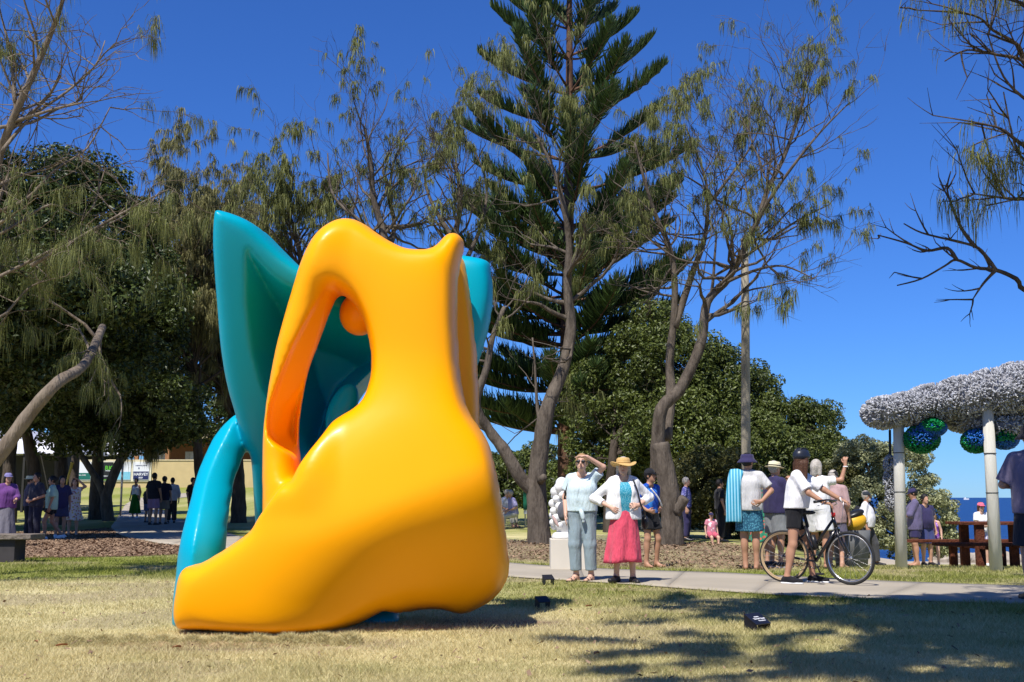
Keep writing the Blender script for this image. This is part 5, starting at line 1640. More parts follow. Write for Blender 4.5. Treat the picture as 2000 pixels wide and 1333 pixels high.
# ---- people behind the bicycle
b = gpt(1602, 18.0)
p = Person('woman in white blouse and shorts raising a fist behind the bicycle', b, rad(150), 1.68, 'tan', 0.013, True, 1.02, lel=(.30, -.10, 1.30), lwr=(.26, -.16, 1.30), rel=(-.36, -.10, 1.38), rwr=(-.42, -.15, 1.62), rhd=(0, 0, 1), rpn=(0, -1, 0), curl=1.2, head=(rad(-20), 0), lkn=(.10, -.12, .5), lan=(.11, .02, .085))
p.shirt('blouse', M_WHITE, .9, .6, .022, .07, .03); p.pants('shorts', M_WHITE, .75, 1.0, .025, .04); p.hair('bob', 'grey'); p.sandals(M_LEATHER)
p.tube_part('wristwatch', [p.J['rwr'] + v3(.032 * math.cos(a), .032 * math.sin(a), -.03) for a in np.linspace(0, 6.283, 10)], .010, M_WHITE)
b = gpt(1634, 18.6)
p = Person('person in dusty pink shirt and dark cap seen through the bicycle frame', b, rad(140), 1.56, 'mid', 0.013, False, 1.1, lkn=(.12, -.10, .5), ran=(-.16, .12, .085))
p.shirt('shirt', cloth('dusty_pink', (0.40, 0.27, 0.27)), .78, 1.1, .03, .065, .03, .02); p.pants('shorts', cloth('slate_shorts', (0.12, 0.11, 0.16)), .8, 1.0, .022, .03); p.hair('short', 'grey'); p.hat('cap', M_BLACK)
b = gpt(1697, 27.0)
p = Person('bearded man in white shirt and dark cap with a black backpack, walking', b, rad(62), 1.74, 'tan', 0.014, False, 1.1, .03, lkn=(.10, -.14, .5), lan=(.11, -.16, .085), rkn=(-.10, .02, .49), ran=(-.10, .2, .10))
p.shirt('shirt', M_WHITE, .88, 1.6, .026, .06, .03, .02); p.pants('trousers', cloth('charcoal_trousers', (0.06, 0.06, 0.065)), 1.95, 1.0, .02, .015); p.hair('short', 'grey'); p.face(); p.hat('cap', cloth('dark_cap', (0.03, 0.035, 0.045))); p.shoes(M_BLACKP)
p.ell_part('beard', tuple(p.hc + p.HM @ v3(0, -.06, -.07)), (.05, .045, .045), HAIR['grey'])
p.ell_part('backpack', (-.02, .20, 1.15), (.14, .10, .22), M_BLACK); p.tube_part('backpack_strap', [(.12, .12, 1.38), (.14, -.02, 1.44), (.13, -.13, 1.33), (.14, -.14, 1.15), (.15, .05, 1.0)], .018, M_BLACK)

# ---- people beyond the shelter
b = gpt(1790, 26.0)
p = Person('tall person in loose purple-grey shirt behind the left shelter post', b, rad(-100), 1.74, 'tan', 0.015, False, 1.08, head=(0, rad(18)), rel=(-.22, -.15, 1.12), rwr=(-.06, -.28, 1.08), rhd=(.8, -.3, 0), lel=(.22, -.12, 1.12), lwr=(.06, -.28, 1.05), lhd=(-.8, -.3, 0))
p.shirt('shirt', cloth('purple_grey', (0.13, 0.11, 0.20)), .78, 1.2, .03, .06, .03, .02); p.pants('shorts', M_NAVY, .7, 1.0, .02, .02); p.hair('short', 'black'); p.hat('cap', M_NAVY)
b = gpt(1812, 26.3)
p = Person('man in dark navy tee and denim shorts beside the shelter post', b, rad(20), 1.62, 'mid', 0.015, False, 1.1, .02)
p.shirt('tee_shirt', M_NAVY, .88, .7, .022); p.pants('shorts', cloth('denim', (0.05, 0.06, 0.17)), .9, 1.0, .022, .03); p.hair('short', 'black'); p.shoes(M_BLACKP)
b = gpt(1827, 26.8)
p = Person('child in a purple swimsuit right of the man in navy', b, rad(-20), 1.25, 'fair', 0.013, True, .95)
p.shirt('swimsuit', mat_pattern('purple_swim', (0.20, 0.05, 0.34), [(0.5, 0.3, 0.6)], 'spots', 20), .85, 0, .006, .08, 0); p.hair('bob', 'fair'); p.face()
b = gpt(1922, 23.5)
p = Person('girl in pink cap, white tee and striped shorts behind the picnic table', b, rad(10), 1.30, 'fair', 0.012, True, .95, lel=(.2, -.06, 1.14), lwr=(.04, -.2, 1.1), lhd=(-.8, -.3, 0), rel=(-.2, -.06, 1.14), rwr=(-.04, -.2, 1.08), rhd=(.8, -.3, 0))
p.shirt('tee_shirt', M_WHITE, .92, .7, .02); p.pants('shorts', mat_pattern('striped_shorts', (0.7, 0.68, 0.7), [(0.18, 0.16, 0.32)], 'stripes', 9), .5, 1.0, .024, .03); p.hair('bob', 'brown'); p.face(); p.hat('cap', cloth('pink_cap', (0.75, 0.16, 0.24))); p.sunglasses(); p.shoes(M_WHITE)
b = gpt(2034, 12.4)
p = Person('man in dark hat and purple-grey shirt with folded arms at the right edge', b, rad(172), 1.88, 'mid', 0.010, False, 1.12, rel=(-.28, -.05, 1.12), rwr=(-.05, -.2, 1.12), rhd=(.9, 0, .1), lel=(.28, -.05, 1.12), lwr=(.05, -.22, 1.10), lhd=(-.9, 0, .1))
p.shirt('shirt', cloth('dark_purple_grey', (0.16, 0.14, 0.22)), .84, .9, .026, .06, .03, .02); p.pants('shorts', cloth('dark_shorts', (0.03, 0.03, 0.04)), .9, 1.0, .024, .03); p.hair('short', 'black'); p.hat('bucket', cloth('dark_hat', (0.035, 0.03, 0.035))); p.shoes(M_BLACKP)

# tiny walkers on the beach
for i, (x, d_, c_, lab) in enumerate([(1866, 150, (0.75, 0.5, 0.6), 'tiny beach walker in pink top seen below the sea horizon'), (1878, 152, (0.16, 0.14, 0.13), 'tiny dark beach walker right of the pink one')]):
    b = gpt(x, d_)
    p = Person(lab, b, rad(60 + 200 * i), 1.70, 'tan', 0.03, False, 1.0, lkn=(.1, -.15, .5), lan=(.1, -.2, .09), ran=(-.1, .2, .09))
    p.shirt('top', cloth('beach_top', c_), .9, .6, .02); p.pants('shorts', M_NAVY, .7, 1.0, .02); p.hair('short', 'brown')

# ---- people in the middle distance
for x, d_, yaw_, c_, lab, chk in ((984, 40, 60, (0.62, 0.64, 0.74), 'grey-haired man in pale blue shirt sitting on the grass right of the sculpture', False), (1004, 39, -70, (0.36, 0.34, 0.55), 'stooping man in checked blue shirt facing the pale shirted man', True)):
    b = gpt(x, d_)
    p = Person(lab, b - Vector((0, 0, .42)), rad(yaw_), 1.72, 'mid', 0.018, False, 1.1, lean=(0, -.10), lkn=(.12, -.40, .82), rkn=(-.12, -.40, .80), lan=(.12, -.42, .50), ran=(-.12, -.42, .50), lwr=(.14, -.36, .98), rwr=(-.14, -.36, .98))
    p.shirt('shirt', mat_pattern('checked_cloth', (0.42, 0.40, 0.62), [(0.12, 0.12, 0.34)], 'check', 14) if chk else cloth('pale_shirt', c_), .9, .9, .024, .06, .02); p.pants('trousers', cloth('cream_trousers', (0.55, 0.52, 0.45)), 1.8, 1.0, .02, .01); p.hair('short', 'grey'); p.face()
b = gpt(1390, 27.5)
p = Person('small child in pink and cap sitting under the thicket', b - Vector((0, 0, .30)), rad(15), 1.05, 'fair', 0.013, False, 1.0, lkn=(.14, -.34, .75), rkn=(-.14, -.34, .75), lan=(.12, -.36, .52), ran=(-.12, -.36, .52))
p.shirt('top', mat_pattern('pink_print', (0.6, 0.22, 0.28), [(0.8, 0.7, 0.7)], 'spots', 16), .88, .6, .02); p.pants('shorts', cloth('pink_shorts', (0.5, 0.1, 0.15)), .8, 1.0, .02); p.hair('short', 'fair'); p.hat('cap', M_NAVY); p.face()
b = gpt(1408, 28.6)
p = Person('dark clothed person standing in the shade of the thicket', b, rad(100), 1.55, 'tan', 0.016)
p.shirt('shirt', M_BLACK, .88, .8, .024); p.pants('trousers', M_BLACK, 1.9, 1.0, .02); p.hair('short', 'black'); p.shoes(M_BLACKP)
b = gpt(1342, 29.5)
p = Person('person in blue patterned shirt just right of the cut she-oak trunk', b, rad(70), 1.62, 'mid', 0.016)
p.shirt('shirt', mat_pattern('blue_print', (0.07, 0.07, 0.25), [(0.3, 0.3, 0.5)], 'spots', 25), .88, .8, .024); p.pants('trousers', M_NAVY, 1.9, 1.0, .02); p.hair('short', 'grey'); p.shoes(M_BLACKP)

# ---- people on the left, in the shade
b = gpt(8, 26.0)
p = Person('woman in purple top and long grey skirt at the far left', b, rad(40), 1.66, 'mid', 0.014, True, 1.15, lel=(.2, -.1, 1.14), lwr=(.1, -.3, 1.05), lhd=(-.3, -.9, 0))
p.shirt('top', cloth('purple_cloth', (0.14, 0.05, 0.19)), .88, 1.5, .03, .06, .03); p.skirt('skirt', cloth('grey_skirt', (0.17, 0.16, 0.18)), 1.0, .12, (.15, .13), (.26, .24), 8, .02); p.hair('bob', 'black'); p.hat('cap', cloth('lilac_cap', (0.20, 0.18, 0.36))); p.shoes(M_BLACKP)
b = gpt(66, 29.5)
p = Person('man in black shirt and dark trousers left of the green tee girl', b, rad(-30), 1.74, 'tan', 0.014, False, 1.12, lwr=(.1, -.22, 1.0), rwr=(-.1, -.2, 1.0), lhd=(-.8, -.3, 0), rhd=(.8, -.3, 0))
p.shirt('shirt', cloth('dark_shirt', (0.03, 0.03, 0.045)), .86, .9, .024, .06, .02); p.pants('trousers', cloth('dark_trousers', (0.02, 0.02, 0.035)), 1.92, 1.0, .02, .01); p.hair('short', 'black'); p.shoes(M_BLACKP)
b = gpt(52, 31.0)
p = Person('person in pale hat holding a cream bag behind the man in black', b, rad(120), 1.68, 'tan', 0.016, False, 1.0)
p.shirt('shirt', cloth('plum_shirt', (0.07, 0.06, 0.09)), .86, .9, .024); p.pants('trousers', M_BLACK, 1.92, 1.0, .02); p.hair('short', 'black'); p.hat('fedora', M_PALESTRAW); p.ell_part('bag', (-.26, -.1, .85), (.10, .06, .14), cloth('cream_bag', (0.6, 0.52, 0.36)))
b = gpt(97, 30.2)
p = Person('girl in mint green tee and black shorts walking in white shoes', b, rad(-72), 1.66, 'tan', 0.013, True, 1.02, lkn=(.09, -.16, .50), lan=(.08, -.12, .085), rkn=(-.09, .02, .49), ran=(-.09, .30, .12), rel=(-.2, -.05, 1.14), rwr=(-.1, -.2, 1.0))
p.shirt('tee_shirt', cloth('mint_cloth', (0.36, 0.55, 0.44)), .80, .95, .032, .065, .03, .02); p.pants('shorts', M_BLACK, .5, 1.0, .02, .03); p.hair('bun', 'black'); p.face(); p.shoes(M_WHITE, M_SOLE)
b = gpt(116, 31.5)
p = Person('person in navy top behind the green tee girl', b, rad(30), 1.68, 'tan', 0.016, True, 1.0)
p.shirt('top', M_NAVY, .80, .8, .026); p.pants('shorts', cloth('navy_shorts', (0.05, 0.05, 0.10)), .8, 1.0, .022, .03); p.hair('bob', 'black'); p.shoes(M_WHITE)
M_FLORAL = mat_pattern('cream_floral', (0.66, 0.56, 0.50), [(0.45, 0.16, 0.12), (0.55, 0.40, 0.12), (0.25, 0.22, 0.22)], 'spots', 16)
b = gpt(141, 33.0)
p = Person('barefoot woman in cream floral dress holding a hand to her hair', b, rad(20), 1.64, 'mid', 0.014, True, 1.08, lel=(.30, -.04, 1.45), lwr=(.10, -.10, 1.64), lhd=(-.7, .2, .5), lpn=(-.4, 0, -.9), rwr=(-.22, -.05, .90))
p.shirt('dress_top', M_FLORAL, .95, .35, .016, .08, .02); p.skirt('dress_skirt', M_FLORAL, 1.04, .46, (.135, .12), (.28, .25), 9, .022, seed=7); p.hair('long', 'brown'); p.face()
b = gpt(263, 48.0)
p = Person('woman in white top and long green skirt on the far path', b, rad(-15), 1.66, 'tan', 0.018, True, 1.0)
p.shirt('top', M_WHITE, .98, 0, .012, .08); p.skirt('skirt', cloth('green_skirt', (0.02, 0.15, 0.015)), 1.03, .22, (.14, .13), (.23, .2), 7, .03); p.hair('bun', 'black'); p.shoes(M_WHITE)
for x, d_, H_, yaw_, top, bot, lab, hat_ in ((298, 42, 1.90, 165, (0.02, 0.02, 0.03), (0.34, 0.20, 0.30), 'tall person in black top and pink shorts on the path', None), (318, 42.6, 1.78, 175, (0.025, 0.025, 0.05), (0.22, 0.19, 0.15), 'man in navy shirt and beige shorts in the middle of the path group', 'cap'), (334, 43.5, 1.72, 200, (0.70, 0.68, 0.70), (0.05, 0.045, 0.04), 'man in white shirt on the right of the path group', None), (287, 44, 1.42, 150, (0.03, 0.03, 0.04), (0.08, 0.10, 0.2), 'short person in blue shorts on the left of the path group', None)):
    b = gpt(x, d_)
    p = Person(lab, b, rad(yaw_), H_, 'tan', 0.018, False, 1.1, .02)
    p.shirt('shirt', cloth('path_shirt', top), .85, 1.6 if top[0] > .5 else .7, .026, .06, .02); p.pants('bottoms', cloth('path_bottoms', bot), .85 if bot[0] > .06 else 1.9, 1.0, .022, .02); p.hair('short', 'black'); p.shoes(M_BLACKP)
    if hat_: p.hat('cap', cloth('path_cap', (0.1, 0.08, 0.06)))
b = gpt(374, 43)
p = Person('dark dressed person standing just left of the teal leg', b, rad(60), 1.72, 'tan', 0.018, False, 1.0)
p.shirt('shirt', M_BLACK, .85, .8, .024); p.pants('trousers', cloth('brown_trousers', (0.05, 0.04, 0.035)), 1.9, 1.0, .02); p.hair('short', 'black'); p.shoes(M_BLACKP)
# ------------------------------------------------------------------ bicycle
M_BIKE = mat('black_bike_paint', (0.012, 0.012, 0.014), 0.25, var=0.05, coat=0.4)
M_TYRE = mat('tyre_rubber', (0.02, 0.02, 0.02), 0.8)
M_TAN = mat('tan_tyre_wall', (0.42, 0.30, 0.17), 0.8)
M_ALU = mat('aluminium', (0.55, 0.55, 0.56), 0.3, metal=1.0)
M_RED = mat('red_lamp', (0.5, 0.02, 0.02), 0.4)
ra_ = gpt(1533, 15.05); fa_ = gpt(1662, 14.58)
bd = (fa_ - ra_); bd.z = 0
wb = bd.length; bdir = bd.normalized()
bike = thing('bicycle', 'black city bicycle with tan rear tyre wall, held by the cyclist', 'bicycle', (ra_.x, ra_.y, ra_.z + 0.018), math.atan2(bdir.y, bdir.x))
RW = 0.335
def bpart(name, mb, m, parent=bike, smooth=True): return mb.build(name, m, parent, smooth)
def wheel(cx, yaw, tan):
    c = Vector((cx, 0, RW)); u = Vector((math.cos(yaw), math.sin(yaw), 0)); w = Vector((0, 0, 1)); n = u.cross(w)
    t = bpart('wheel', MB().torus(c, RW - .018, .018, u, w, 48, 8), M_TYRE)
    bpart('rim', MB().torus(c, RW - .042, .011, u, w, 48, 6), M_TAN if tan else M_ALU, t)
    if tan: bpart('tyre_wall', MB().torus(c, RW - .024, .0175, u, w, 48, 6), M_TAN, t)
    bpart('hub', MB().tube([c - n * .045, c + n * .045], .018, 10), M_ALU, t)
    for k in range(20):
        a = 2 * math.pi * k / 20; e = 1 if k % 2 else -1
        hubp = c + (u * math.cos(a + e * .9) + w * math.sin(a + e * .9)) * .017 + n * .028 * e
        rim = c + (u * math.cos(a) + w * math.sin(a)) * (RW - .045)
        bpart('spoke', MB().tube([hubp, rim], .0016, 3, False), M_ALU, t)
    return c
RC = wheel(0, 0, True); FC = wheel(wb, rad(-8), False)
BB = Vector((.42, 0, .28)); ST = Vector((.29, 0, .72)); HT = Vector((wb - .20, 0, .86)); HB = Vector((wb - .155, 0, .70))
fr = MB().tube([BB, ST], .017, 10).tube([BB, HB], .021, 10).tube([BB + Vector((-.03, 0, .16)), HT.lerp(HB, .25)], .018, 10).tube([HT, HB], .022, 10)
for s_ in (-1, 1):
    fr.tube([BB + Vector((0, s_ * .03, 0)), RC + Vector((0, s_ * .06, 0))], .010, 8).tube([ST.lerp(BB, .15) + Vector((0, s_ * .02, 0)), RC + Vector((0, s_ * .06, 0))], .008, 8)
bpart('frame', fr, M_BIKE)
fk = MB()
for s_ in (-1, 1):
    fk.tube([HB + Vector((.01, s_ * .045, 0)), HB + Vector((.05, s_ * .05, -.15)), FC + Vector((0, s_ * .05, 0))], [.014, .013, .009], 8)
fk.tube([HB + Vector((.01, -.05, 0)), HB + Vector((.01, .05, 0))], .018, 8)
bpart('fork', fk, M_BIKE)
bpart('seat_post', MB().tube([ST, ST + Vector((-.04, 0, .16))], .013, 8), M_ALU)
sd = MB(); q = uvsphere(ST + Vector((-.05, 0, .18)), (.14, .07, .035), 14, 8); sd.add(q.v, q.f); q = uvsphere(ST + Vector((.06, 0, .18)), (.09, .03, .028), 12, 8); sd.add(q.v, q.f)
bpart('saddle', sd, M_BLACKP)
hb0 = HT + Vector((-.02, 0, .16))
bpart('stem', MB().tube([HT, hb0, hb0 + Vector((.06, 0, .03))], .014, 8), M_BIKE)
hbar = bpart('handlebar', MB().tube(catmull([hb0 + Vector((-.08, -.30, .02)), hb0 + Vector((.02, -.20, .04)), hb0 + Vector((.06, 0, .03)), hb0 + Vector((.02, .20, .04)), hb0 + Vector((-.08, .30, .02))], 5), .012, 8), M_BIKE)
for s_ in (-1, 1):
    bpart('grip', MB().tube([hb0 + Vector((-.11, s_ * .325, .015)), hb0 + Vector((-.03, s_ * .255, .03))], .018, 8), M_BLACKP, hbar)
    bpart('brake_lever', MB().tube([hb0 + Vector((-.02, s_ * .23, .03)), hb0 + Vector((.0, s_ * .27, -.01)), hb0 + Vector((-.06, s_ * .33, -.03))], .006, 5), M_ALU, hbar)
bpart('brake_cable', MB().tube(catmull([hb0 + Vector((.0, .2, .04)), hb0 + Vector((.12, .1, .08)), hb0 + Vector((.16, 0, -.06)), HB + Vector((.05, 0, .02))], 6), .003, 4), M_ALU)
cr = bpart('chainring', MB().torus(BB + Vector((0, -.05, 0)), .085, .006, (1, 0, 0), (0, 0, 1), 32, 6), M_BIKE)
for a, s_ in ((rad(-60), -1), (rad(120), 1)):
    e = BB + Vector((math.cos(a) * .17, s_ * .07, math.sin(a) * .17))
    bpart('crank_arm', MB().tube([BB + Vector((0, s_ * .06, 0)), e], .010, 6), M_BIKE, cr)
    bpart('pedal', MB().box(e + Vector((0, s_ * .05, 0)), (.09, .09, .022)), M_BLACKP, cr, False)
bpart('chain', MB().tube([BB + Vector((0, -.05, .085)), RC + Vector((0, -.05, .035))], .005, 4).tube([BB + Vector((0, -.05, -.085)), RC + Vector((0, -.05, -.05))], .005, 4), M_BLACKP)
bpart('headset_badge', MB().tube([HT + Vector((.012, 0, -.01)), HT + Vector((.012, 0, .04))], .026, 10), M_RED)
bpart('water_bottle', MB().tube([BB.lerp(ST, .35) + Vector((.06, 0, 0)), BB.lerp(ST, .75) + Vector((.06, 0, 0))], .036, 12), M_BLACKP)

# ------------------------------------------------------------------ white bubble sculpture on a plinth
M_PLINTH = mat('cream_plinth', (0.62, 0.57, 0.47), 0.7, var=0.06, scale=3)
M_BUB = mat('white_glaze', (0.74, 0.73, 0.70), 0.3, var=0.03, coat=0.2)
pb = gpt(1112, 18.1)
MB().box((0, 0, .225), (.60, .55, .49)).build('stone_plinth', M_PLINTH, None, False, pb, bevel=.006)
tag(bpy.data.objects['stone_plinth'], 'cream block plinth behind the woman in pale blue', 'plinth')
bub = thing('bubble_sculpture', 'white sculpture of stacked bubbles on the cream plinth', 'sculpture', pb + Vector((0, 0, .472)))
rr = random.Random(4)
MB().lathe([(.19, 0), (.20, .03), (.17, .08), (.14, .10), (.0, .11)], 20, (-.08, 0, 0)).build('base', M_BUB, bub, True)
for k in range(30):
    t = k / 29
    z = .16 + t * .66
    a = k * 2.4; R_ = .10 + .05 * math.sin(t * 3.1)
    r_ = .062 + .028 * (t > .8) + rr.uniform(-.008, .01)
    uvsphere((-.17 + math.cos(a) * R_ * .8 + .06 * t, math.sin(a) * R_ * .8, z), r_, 16, 10).build('bubble', M_BUB, bub, True)
uvsphere((-.11, 0, .86), .10, 16, 10).build('bubble', M_BUB, bub, True)
MB().tube([(-.10, 0, .08), (-.14, 0, .5), (-.11, 0, .8)], [.10, .085, .07], 12).build('core', M_BUB, bub, True)

# ------------------------------------------------------------------ lamp pole
pd = 29.0; pg = gpt(1462, pd)
pole = thing('lamp_pole', 'weathered grey timber lamp pole rising behind the towel man', 'pole', pg)
tp = px(1454, 470, pd) - pg
M_POLE = mat_bark('weathered_pole', (0.20, 0.175, 0.13), (0.40, 0.36, 0.28), 3.0, 0.1)
MB().tube([(0, 0, -.2), (0, 0, 2.5), tp * 0.75, tp], [.125, .12, .105, .095], 14).build('shaft', M_POLE, pole, True)
MB().tube([tp + Vector((0, 0, -.02)), tp + Vector((0, 0, .06))], [.11, .085], 14).build('cap', M_POLE, pole, True)

# ------------------------------------------------------------------ shelter hung with a cloud of bottles
M_POST = mat_bark('painted_post', (0.46, 0.44, 0.38), (0.66, 0.64, 0.57), 2.0, 0.15)
def mat_bottle(name, col, alpha=0.0):
    m = bpy.data.materials.new(name); m.use_nodes = True
    nt = m.node_tree; N = nt.nodes; L = nt.links; p = N['Principled BSDF']
    geo = N.new('ShaderNodeNewGeometry')
    r = ramp_node(nt, [(0.0, tuple(c * .32 for c in col)), (1.0, col)]); L.new(geo.outputs['Random Per Island'], r.inputs[0]); L.new(r.outputs[0], p.inputs['Base Color'])
    p.inputs['Roughness'].default_value = 0.12; p.inputs['Specular IOR Level'].default_value = 0.7
    p.inputs['Transmission Weight'].default_value = alpha; p.inputs['IOR'].default_value = 1.2
    return m
M_BOT = mat_bottle('clear_bottle', (0.78, 0.79, 0.83), 0.4); M_BOTB = mat_bottle('blue_bottle', (0.03, 0.16, 0.55)); M_BOTG = mat_bottle('green_bottle', (0.01, 0.24, 0.07))
for x, d_, lab in ((1760, 18.3, 'left weathered white post of the bottle cloud shelter'), (1946, 17.6, 'right weathered white post of the bottle cloud shelter')):
    g = gpt(x, d_); tpp = px(x - (6 if x < 1800 else 18), 780, d_) - g
    po = thing('shelter_post', lab, 'post', g, 0, 'shelter posts')
    MB().tube([(0, 0, -.2), tpp * .5, tpp], [.095, .088, .082], 16).build('shaft', M_POST, po, True)
    M_BAND = M_BLACKP
    for t_ in (.45, .68):
        MB().torus(tpp * t_, .091, .006, (1, 0, 0), (0, 1, 0), 24, 5).build('band', M_BAND, po, True)
# a third and fourth post carry the far side, outside the view to the right
def bottles(blobs, n, seed, L=.075, r=.022):
    """bottle ends packed over lumpy lobes, butts outwards"""
    q = np.random.default_rng(seed)
    C = np.array([b[0] for b in blobs]); R = np.array([b[1] for b in blobs])
    w = (R[:, 0] * R[:, 1] + R[:, 0] * R[:, 2] + R[:, 1] * R[:, 2]); w = w / w.sum()
    I = q.choice(len(C), n, p=w)
    d = q.normal(0, 1, (n, 3)); d /= np.linalg.norm(d, axis=1)[:, None]
    P = C[I] + d * R[I] * (0.96 + 0.06 * q.random(n))[:, None]
    ok = np.ones(n, bool)
    for j in range(len(C)):
        e = (((P - C[j]) / R[j]) ** 2).sum(1)
        ok &= ~((I != j) & (e < 0.85))
    P = P[ok]; d = d[ok]; n = len(P)
    nr = d + q.normal(0, .25, (n, 3)); nr /= np.linalg.norm(nr, axis=1)[:, None]
    t = np.cross(nr, q.normal(0, 1, (n, 3))); t /= np.linalg.norm(t, axis=1)[:, None]; b = np.cross(nr, t)
    V = []
    k = 5
    rings = [(-L, r * .45), (-L * .1, r), (L * .5, r * .75)]
    for (o_, rad_) in rings:
        for i in range(k):
            a = 2 * math.pi * i / k
            V.append(P + nr * o_ + (t * math.cos(a) + b * math.sin(a)) * rad_)
    V = np.stack(V, 1).reshape(-1, 3)
    F_ = []
    for ring in range(len(rings) - 1):
        for i in range(k):
            F_.append([ring * k + i, ring * k + (i + 1) % k, (ring + 1) * k + (i + 1) % k, (ring + 1) * k + i])
    o3 = (len(rings) - 1) * k
    F_.append([o3, o3 + 1, o3 + 2, o3 + 3]); F_.append([o3, o3 + 3, o3 + 4, o3 + 4])
    F_ = np.array(F_)
    B = np.arange(n)[:, None, None] * (len(rings) * k)
    Q_ = (F_[None] + B).reshape(-1, 4)
    T_ = np.concatenate([Q_[:, [0, 1, 2]], Q_[:, [0, 2, 3]][Q_[:, 2] != Q_[:, 3]]])
    return mesh_from('bottles', V, T_)
def lobe(x, y, d_, rx, ry, rz): return (tuple(px(x, y, d_)), (rx, ry, rz))
cloud = thing('bottle_cloud', 'big cloud of clear plastic bottles spread over the shelter roof', 'art installation', px(1850, 800, 18.6))
lob = [lobe(1728, 806, 18.4, .34, .6, .26), (lobe(1770, 800, 18.4, .36, .7, .27)), lobe(1820, 790, 18.4, .42, .8, .32), lobe(1880, 780, 18.2, .46, .85, .36), lobe(1940, 770, 18.0, .48, .9, .40), lobe(2000, 765, 17.9, .5, .9, .44), lobe(2060, 770, 17.9, .5, .9, .44), lobe(1985, 735, 18.2, .30, .5, .22), lobe(1900, 820, 18.3, .40, .6, .22), lobe(1960, 835, 18.0, .45, .6, .2), lobe(2120, 790, 18.2, .5, .9, .4)]
o = obj('bottle_mass', bottles(lob, 17000, 2, .055, .015), M_BOT, kind='stuff'); put(o, cloud)
cr_ = MB()
for c_, r_ in lob:
    q = uvsphere(c_, tuple(v * .84 for v in r_), 20, 12); cr_.add(q.v, q.f)
o = cr_.build('netting', mat('grey_netting', (0.26, 0.26, 0.28), 0.6, var=0.3, scale=20), None, True); put(o, cloud)
for i, (x, y, d_, m_, r_, lab) in enumerate([(1800, 858, 18.2, M_BOTG, (.27, .27, .22), 'round green bottle bowl hanging left under the cloud'), (1822, 836, 18.0, M_BOTB, (.20, .2, .13), 'small blue bottle bowl tucked under the cloud'), (1906, 862, 17.9, M_BOTG, (.21, .24, .18), 'green and blue bottle bowl hanging beside the right post'), (1962, 856, 17.8, M_BOTB, (.20, .22, .17), 'blue bottle bowl right of the right post')]):
    c_ = px(x, y, d_)
    t_ = thing('bottle_bowl', lab, 'art installation', c_, 0, 'bottle bowls under the cloud')
    o = obj('bottle_mass', bottles([(tuple(c_), r_)], 1100, 20 + i, .04, .014), m_, kind='stuff'); put(o, t_)
    o = obj('bottle_centre', bottles([(tuple(c_ + Vector((-.02, -.05, .03))), (r_[0] * .82, r_[1], r_[2] * .8))], 500, 40 + i, .05, .014), M_BOTB if m_ is M_BOTG else M_BOTG, kind='stuff'); put(o, t_)
    q = uvsphere(c_, tuple(v * .88 for v in r_), 16, 10); o = q.build('netting', mat('bowl_net', (0.01, 0.10, 0.09), 0.6), None, True); put(o, t_)
c_ = px(1739, 940, 18.6)
t_ = thing('hanging_bottle_strand', 'pale strand of clear bottles hanging beside the left post', 'art installation', c_)
o = obj('bottle_mass', bottles([lobe(1738, 910, 18.6, .09, .09, .16), lobe(1739, 940, 18.6, .10, .1, .2), lobe(1741, 975, 18.6, .085, .09, .2)], 900, 60, .045, .016), M_BOT, kind='stuff'); put(o, t_)
o = MB().tube([px(1738, 840, 18.6), px(1740, 990, 18.6)], .02, 6).build('cord', M_BLACKP, None, True); put(o, t_)

# ------------------------------------------------------------------ picnic table and benches
M_JARRAH = mat_bark('jarrah_timber', (0.07, 0.022, 0.012), (0.16, 0.055, 0.03), 4.0, 1.0)
tb = gpt(1945, 21.0)
tab = thing('picnic_table', 'dark red timber picnic table by the right shelter post', 'picnic table', tb, rad(4))
sc_ = 21.0 / FPX
for k in range(4):
    MB().box((.10, -.30 + .2 * k, 1.02 - .215), (1.65, .18, .05)).build('top_plank', M_JARRAH, tab, bevel=.006)
for sy in (-1, 1):
    for k in range(2):
        MB().box((-.15, sy * .78 + (k - .5) * .17, .46), (2.6, .15, .05)).build('seat_plank', M_JARRAH, tab, bevel=.006)
for x_ in (-.42, .52):
    for sy in (-1, 1):
        MB().box((x_, sy * .30, .39), (.16, .09, .80)).build('leg', M_JARRAH, tab, bevel=.006)
        MB().box((x_, sy * .78, .21), (.14, .09, .44)).build('seat_leg', M_JARRAH, tab, bevel=.006)
    MB().box((x_ + .004, 0, .40), (.09, 1.7, .09)).build('cross_beam', M_JARRAH, tab, bevel=.006)

bb_ = gpt(5, 20.0)
ben = thing('park_bench', 'thick timber slab bench on a dark block at the left edge', 'bench', bb_, rad(-3))
MB().box((-.42, 0, .43), (2.05, .55, .09)).build('seat', mat_bark('silvered_timber', (0.10, 0.08, 0.065), (0.26, 0.22, 0.18), 5, 1.0), ben, bevel=.012)
MB().box((-.38, 0, .19), (1.36, .40, .40)).build('support', mat('dark_block', (0.045, 0.04, 0.04), 0.9, var=0.3, scale=4), ben, bevel=.01)

# ------------------------------------------------------------------ litter bin with a yellow lid
lb = gpt(1664, 18.9)
bn = thing('litter_bin', 'grey ribbed litter tub with yellow contents seen through the front wheel', 'bin', lb)
MB().lathe([(.24, -.05), (.29, .40), (.31, .62), (.27, .62), (.25, .5), (0, .5)], 24).build('tub', mat('grey_tub', (0.14, 0.145, 0.15), 0.7, var=0.15), bn, True)
q = uvsphere((.06, 0, .74), (.22, .16, .15), 18, 10, Matrix.Rotation(rad(-22), 3, 'Y')); q.build('yellow_bag', mat('yellow_bag', (0.72, 0.40, 0.02), 0.5), bn, True)
q = uvsphere((.05, 0, .86), (.20, .15, .07), 16, 8, Matrix.Rotation(rad(-22), 3, 'Y')); q.build('dark_cover', M_BLACKP, bn, True)

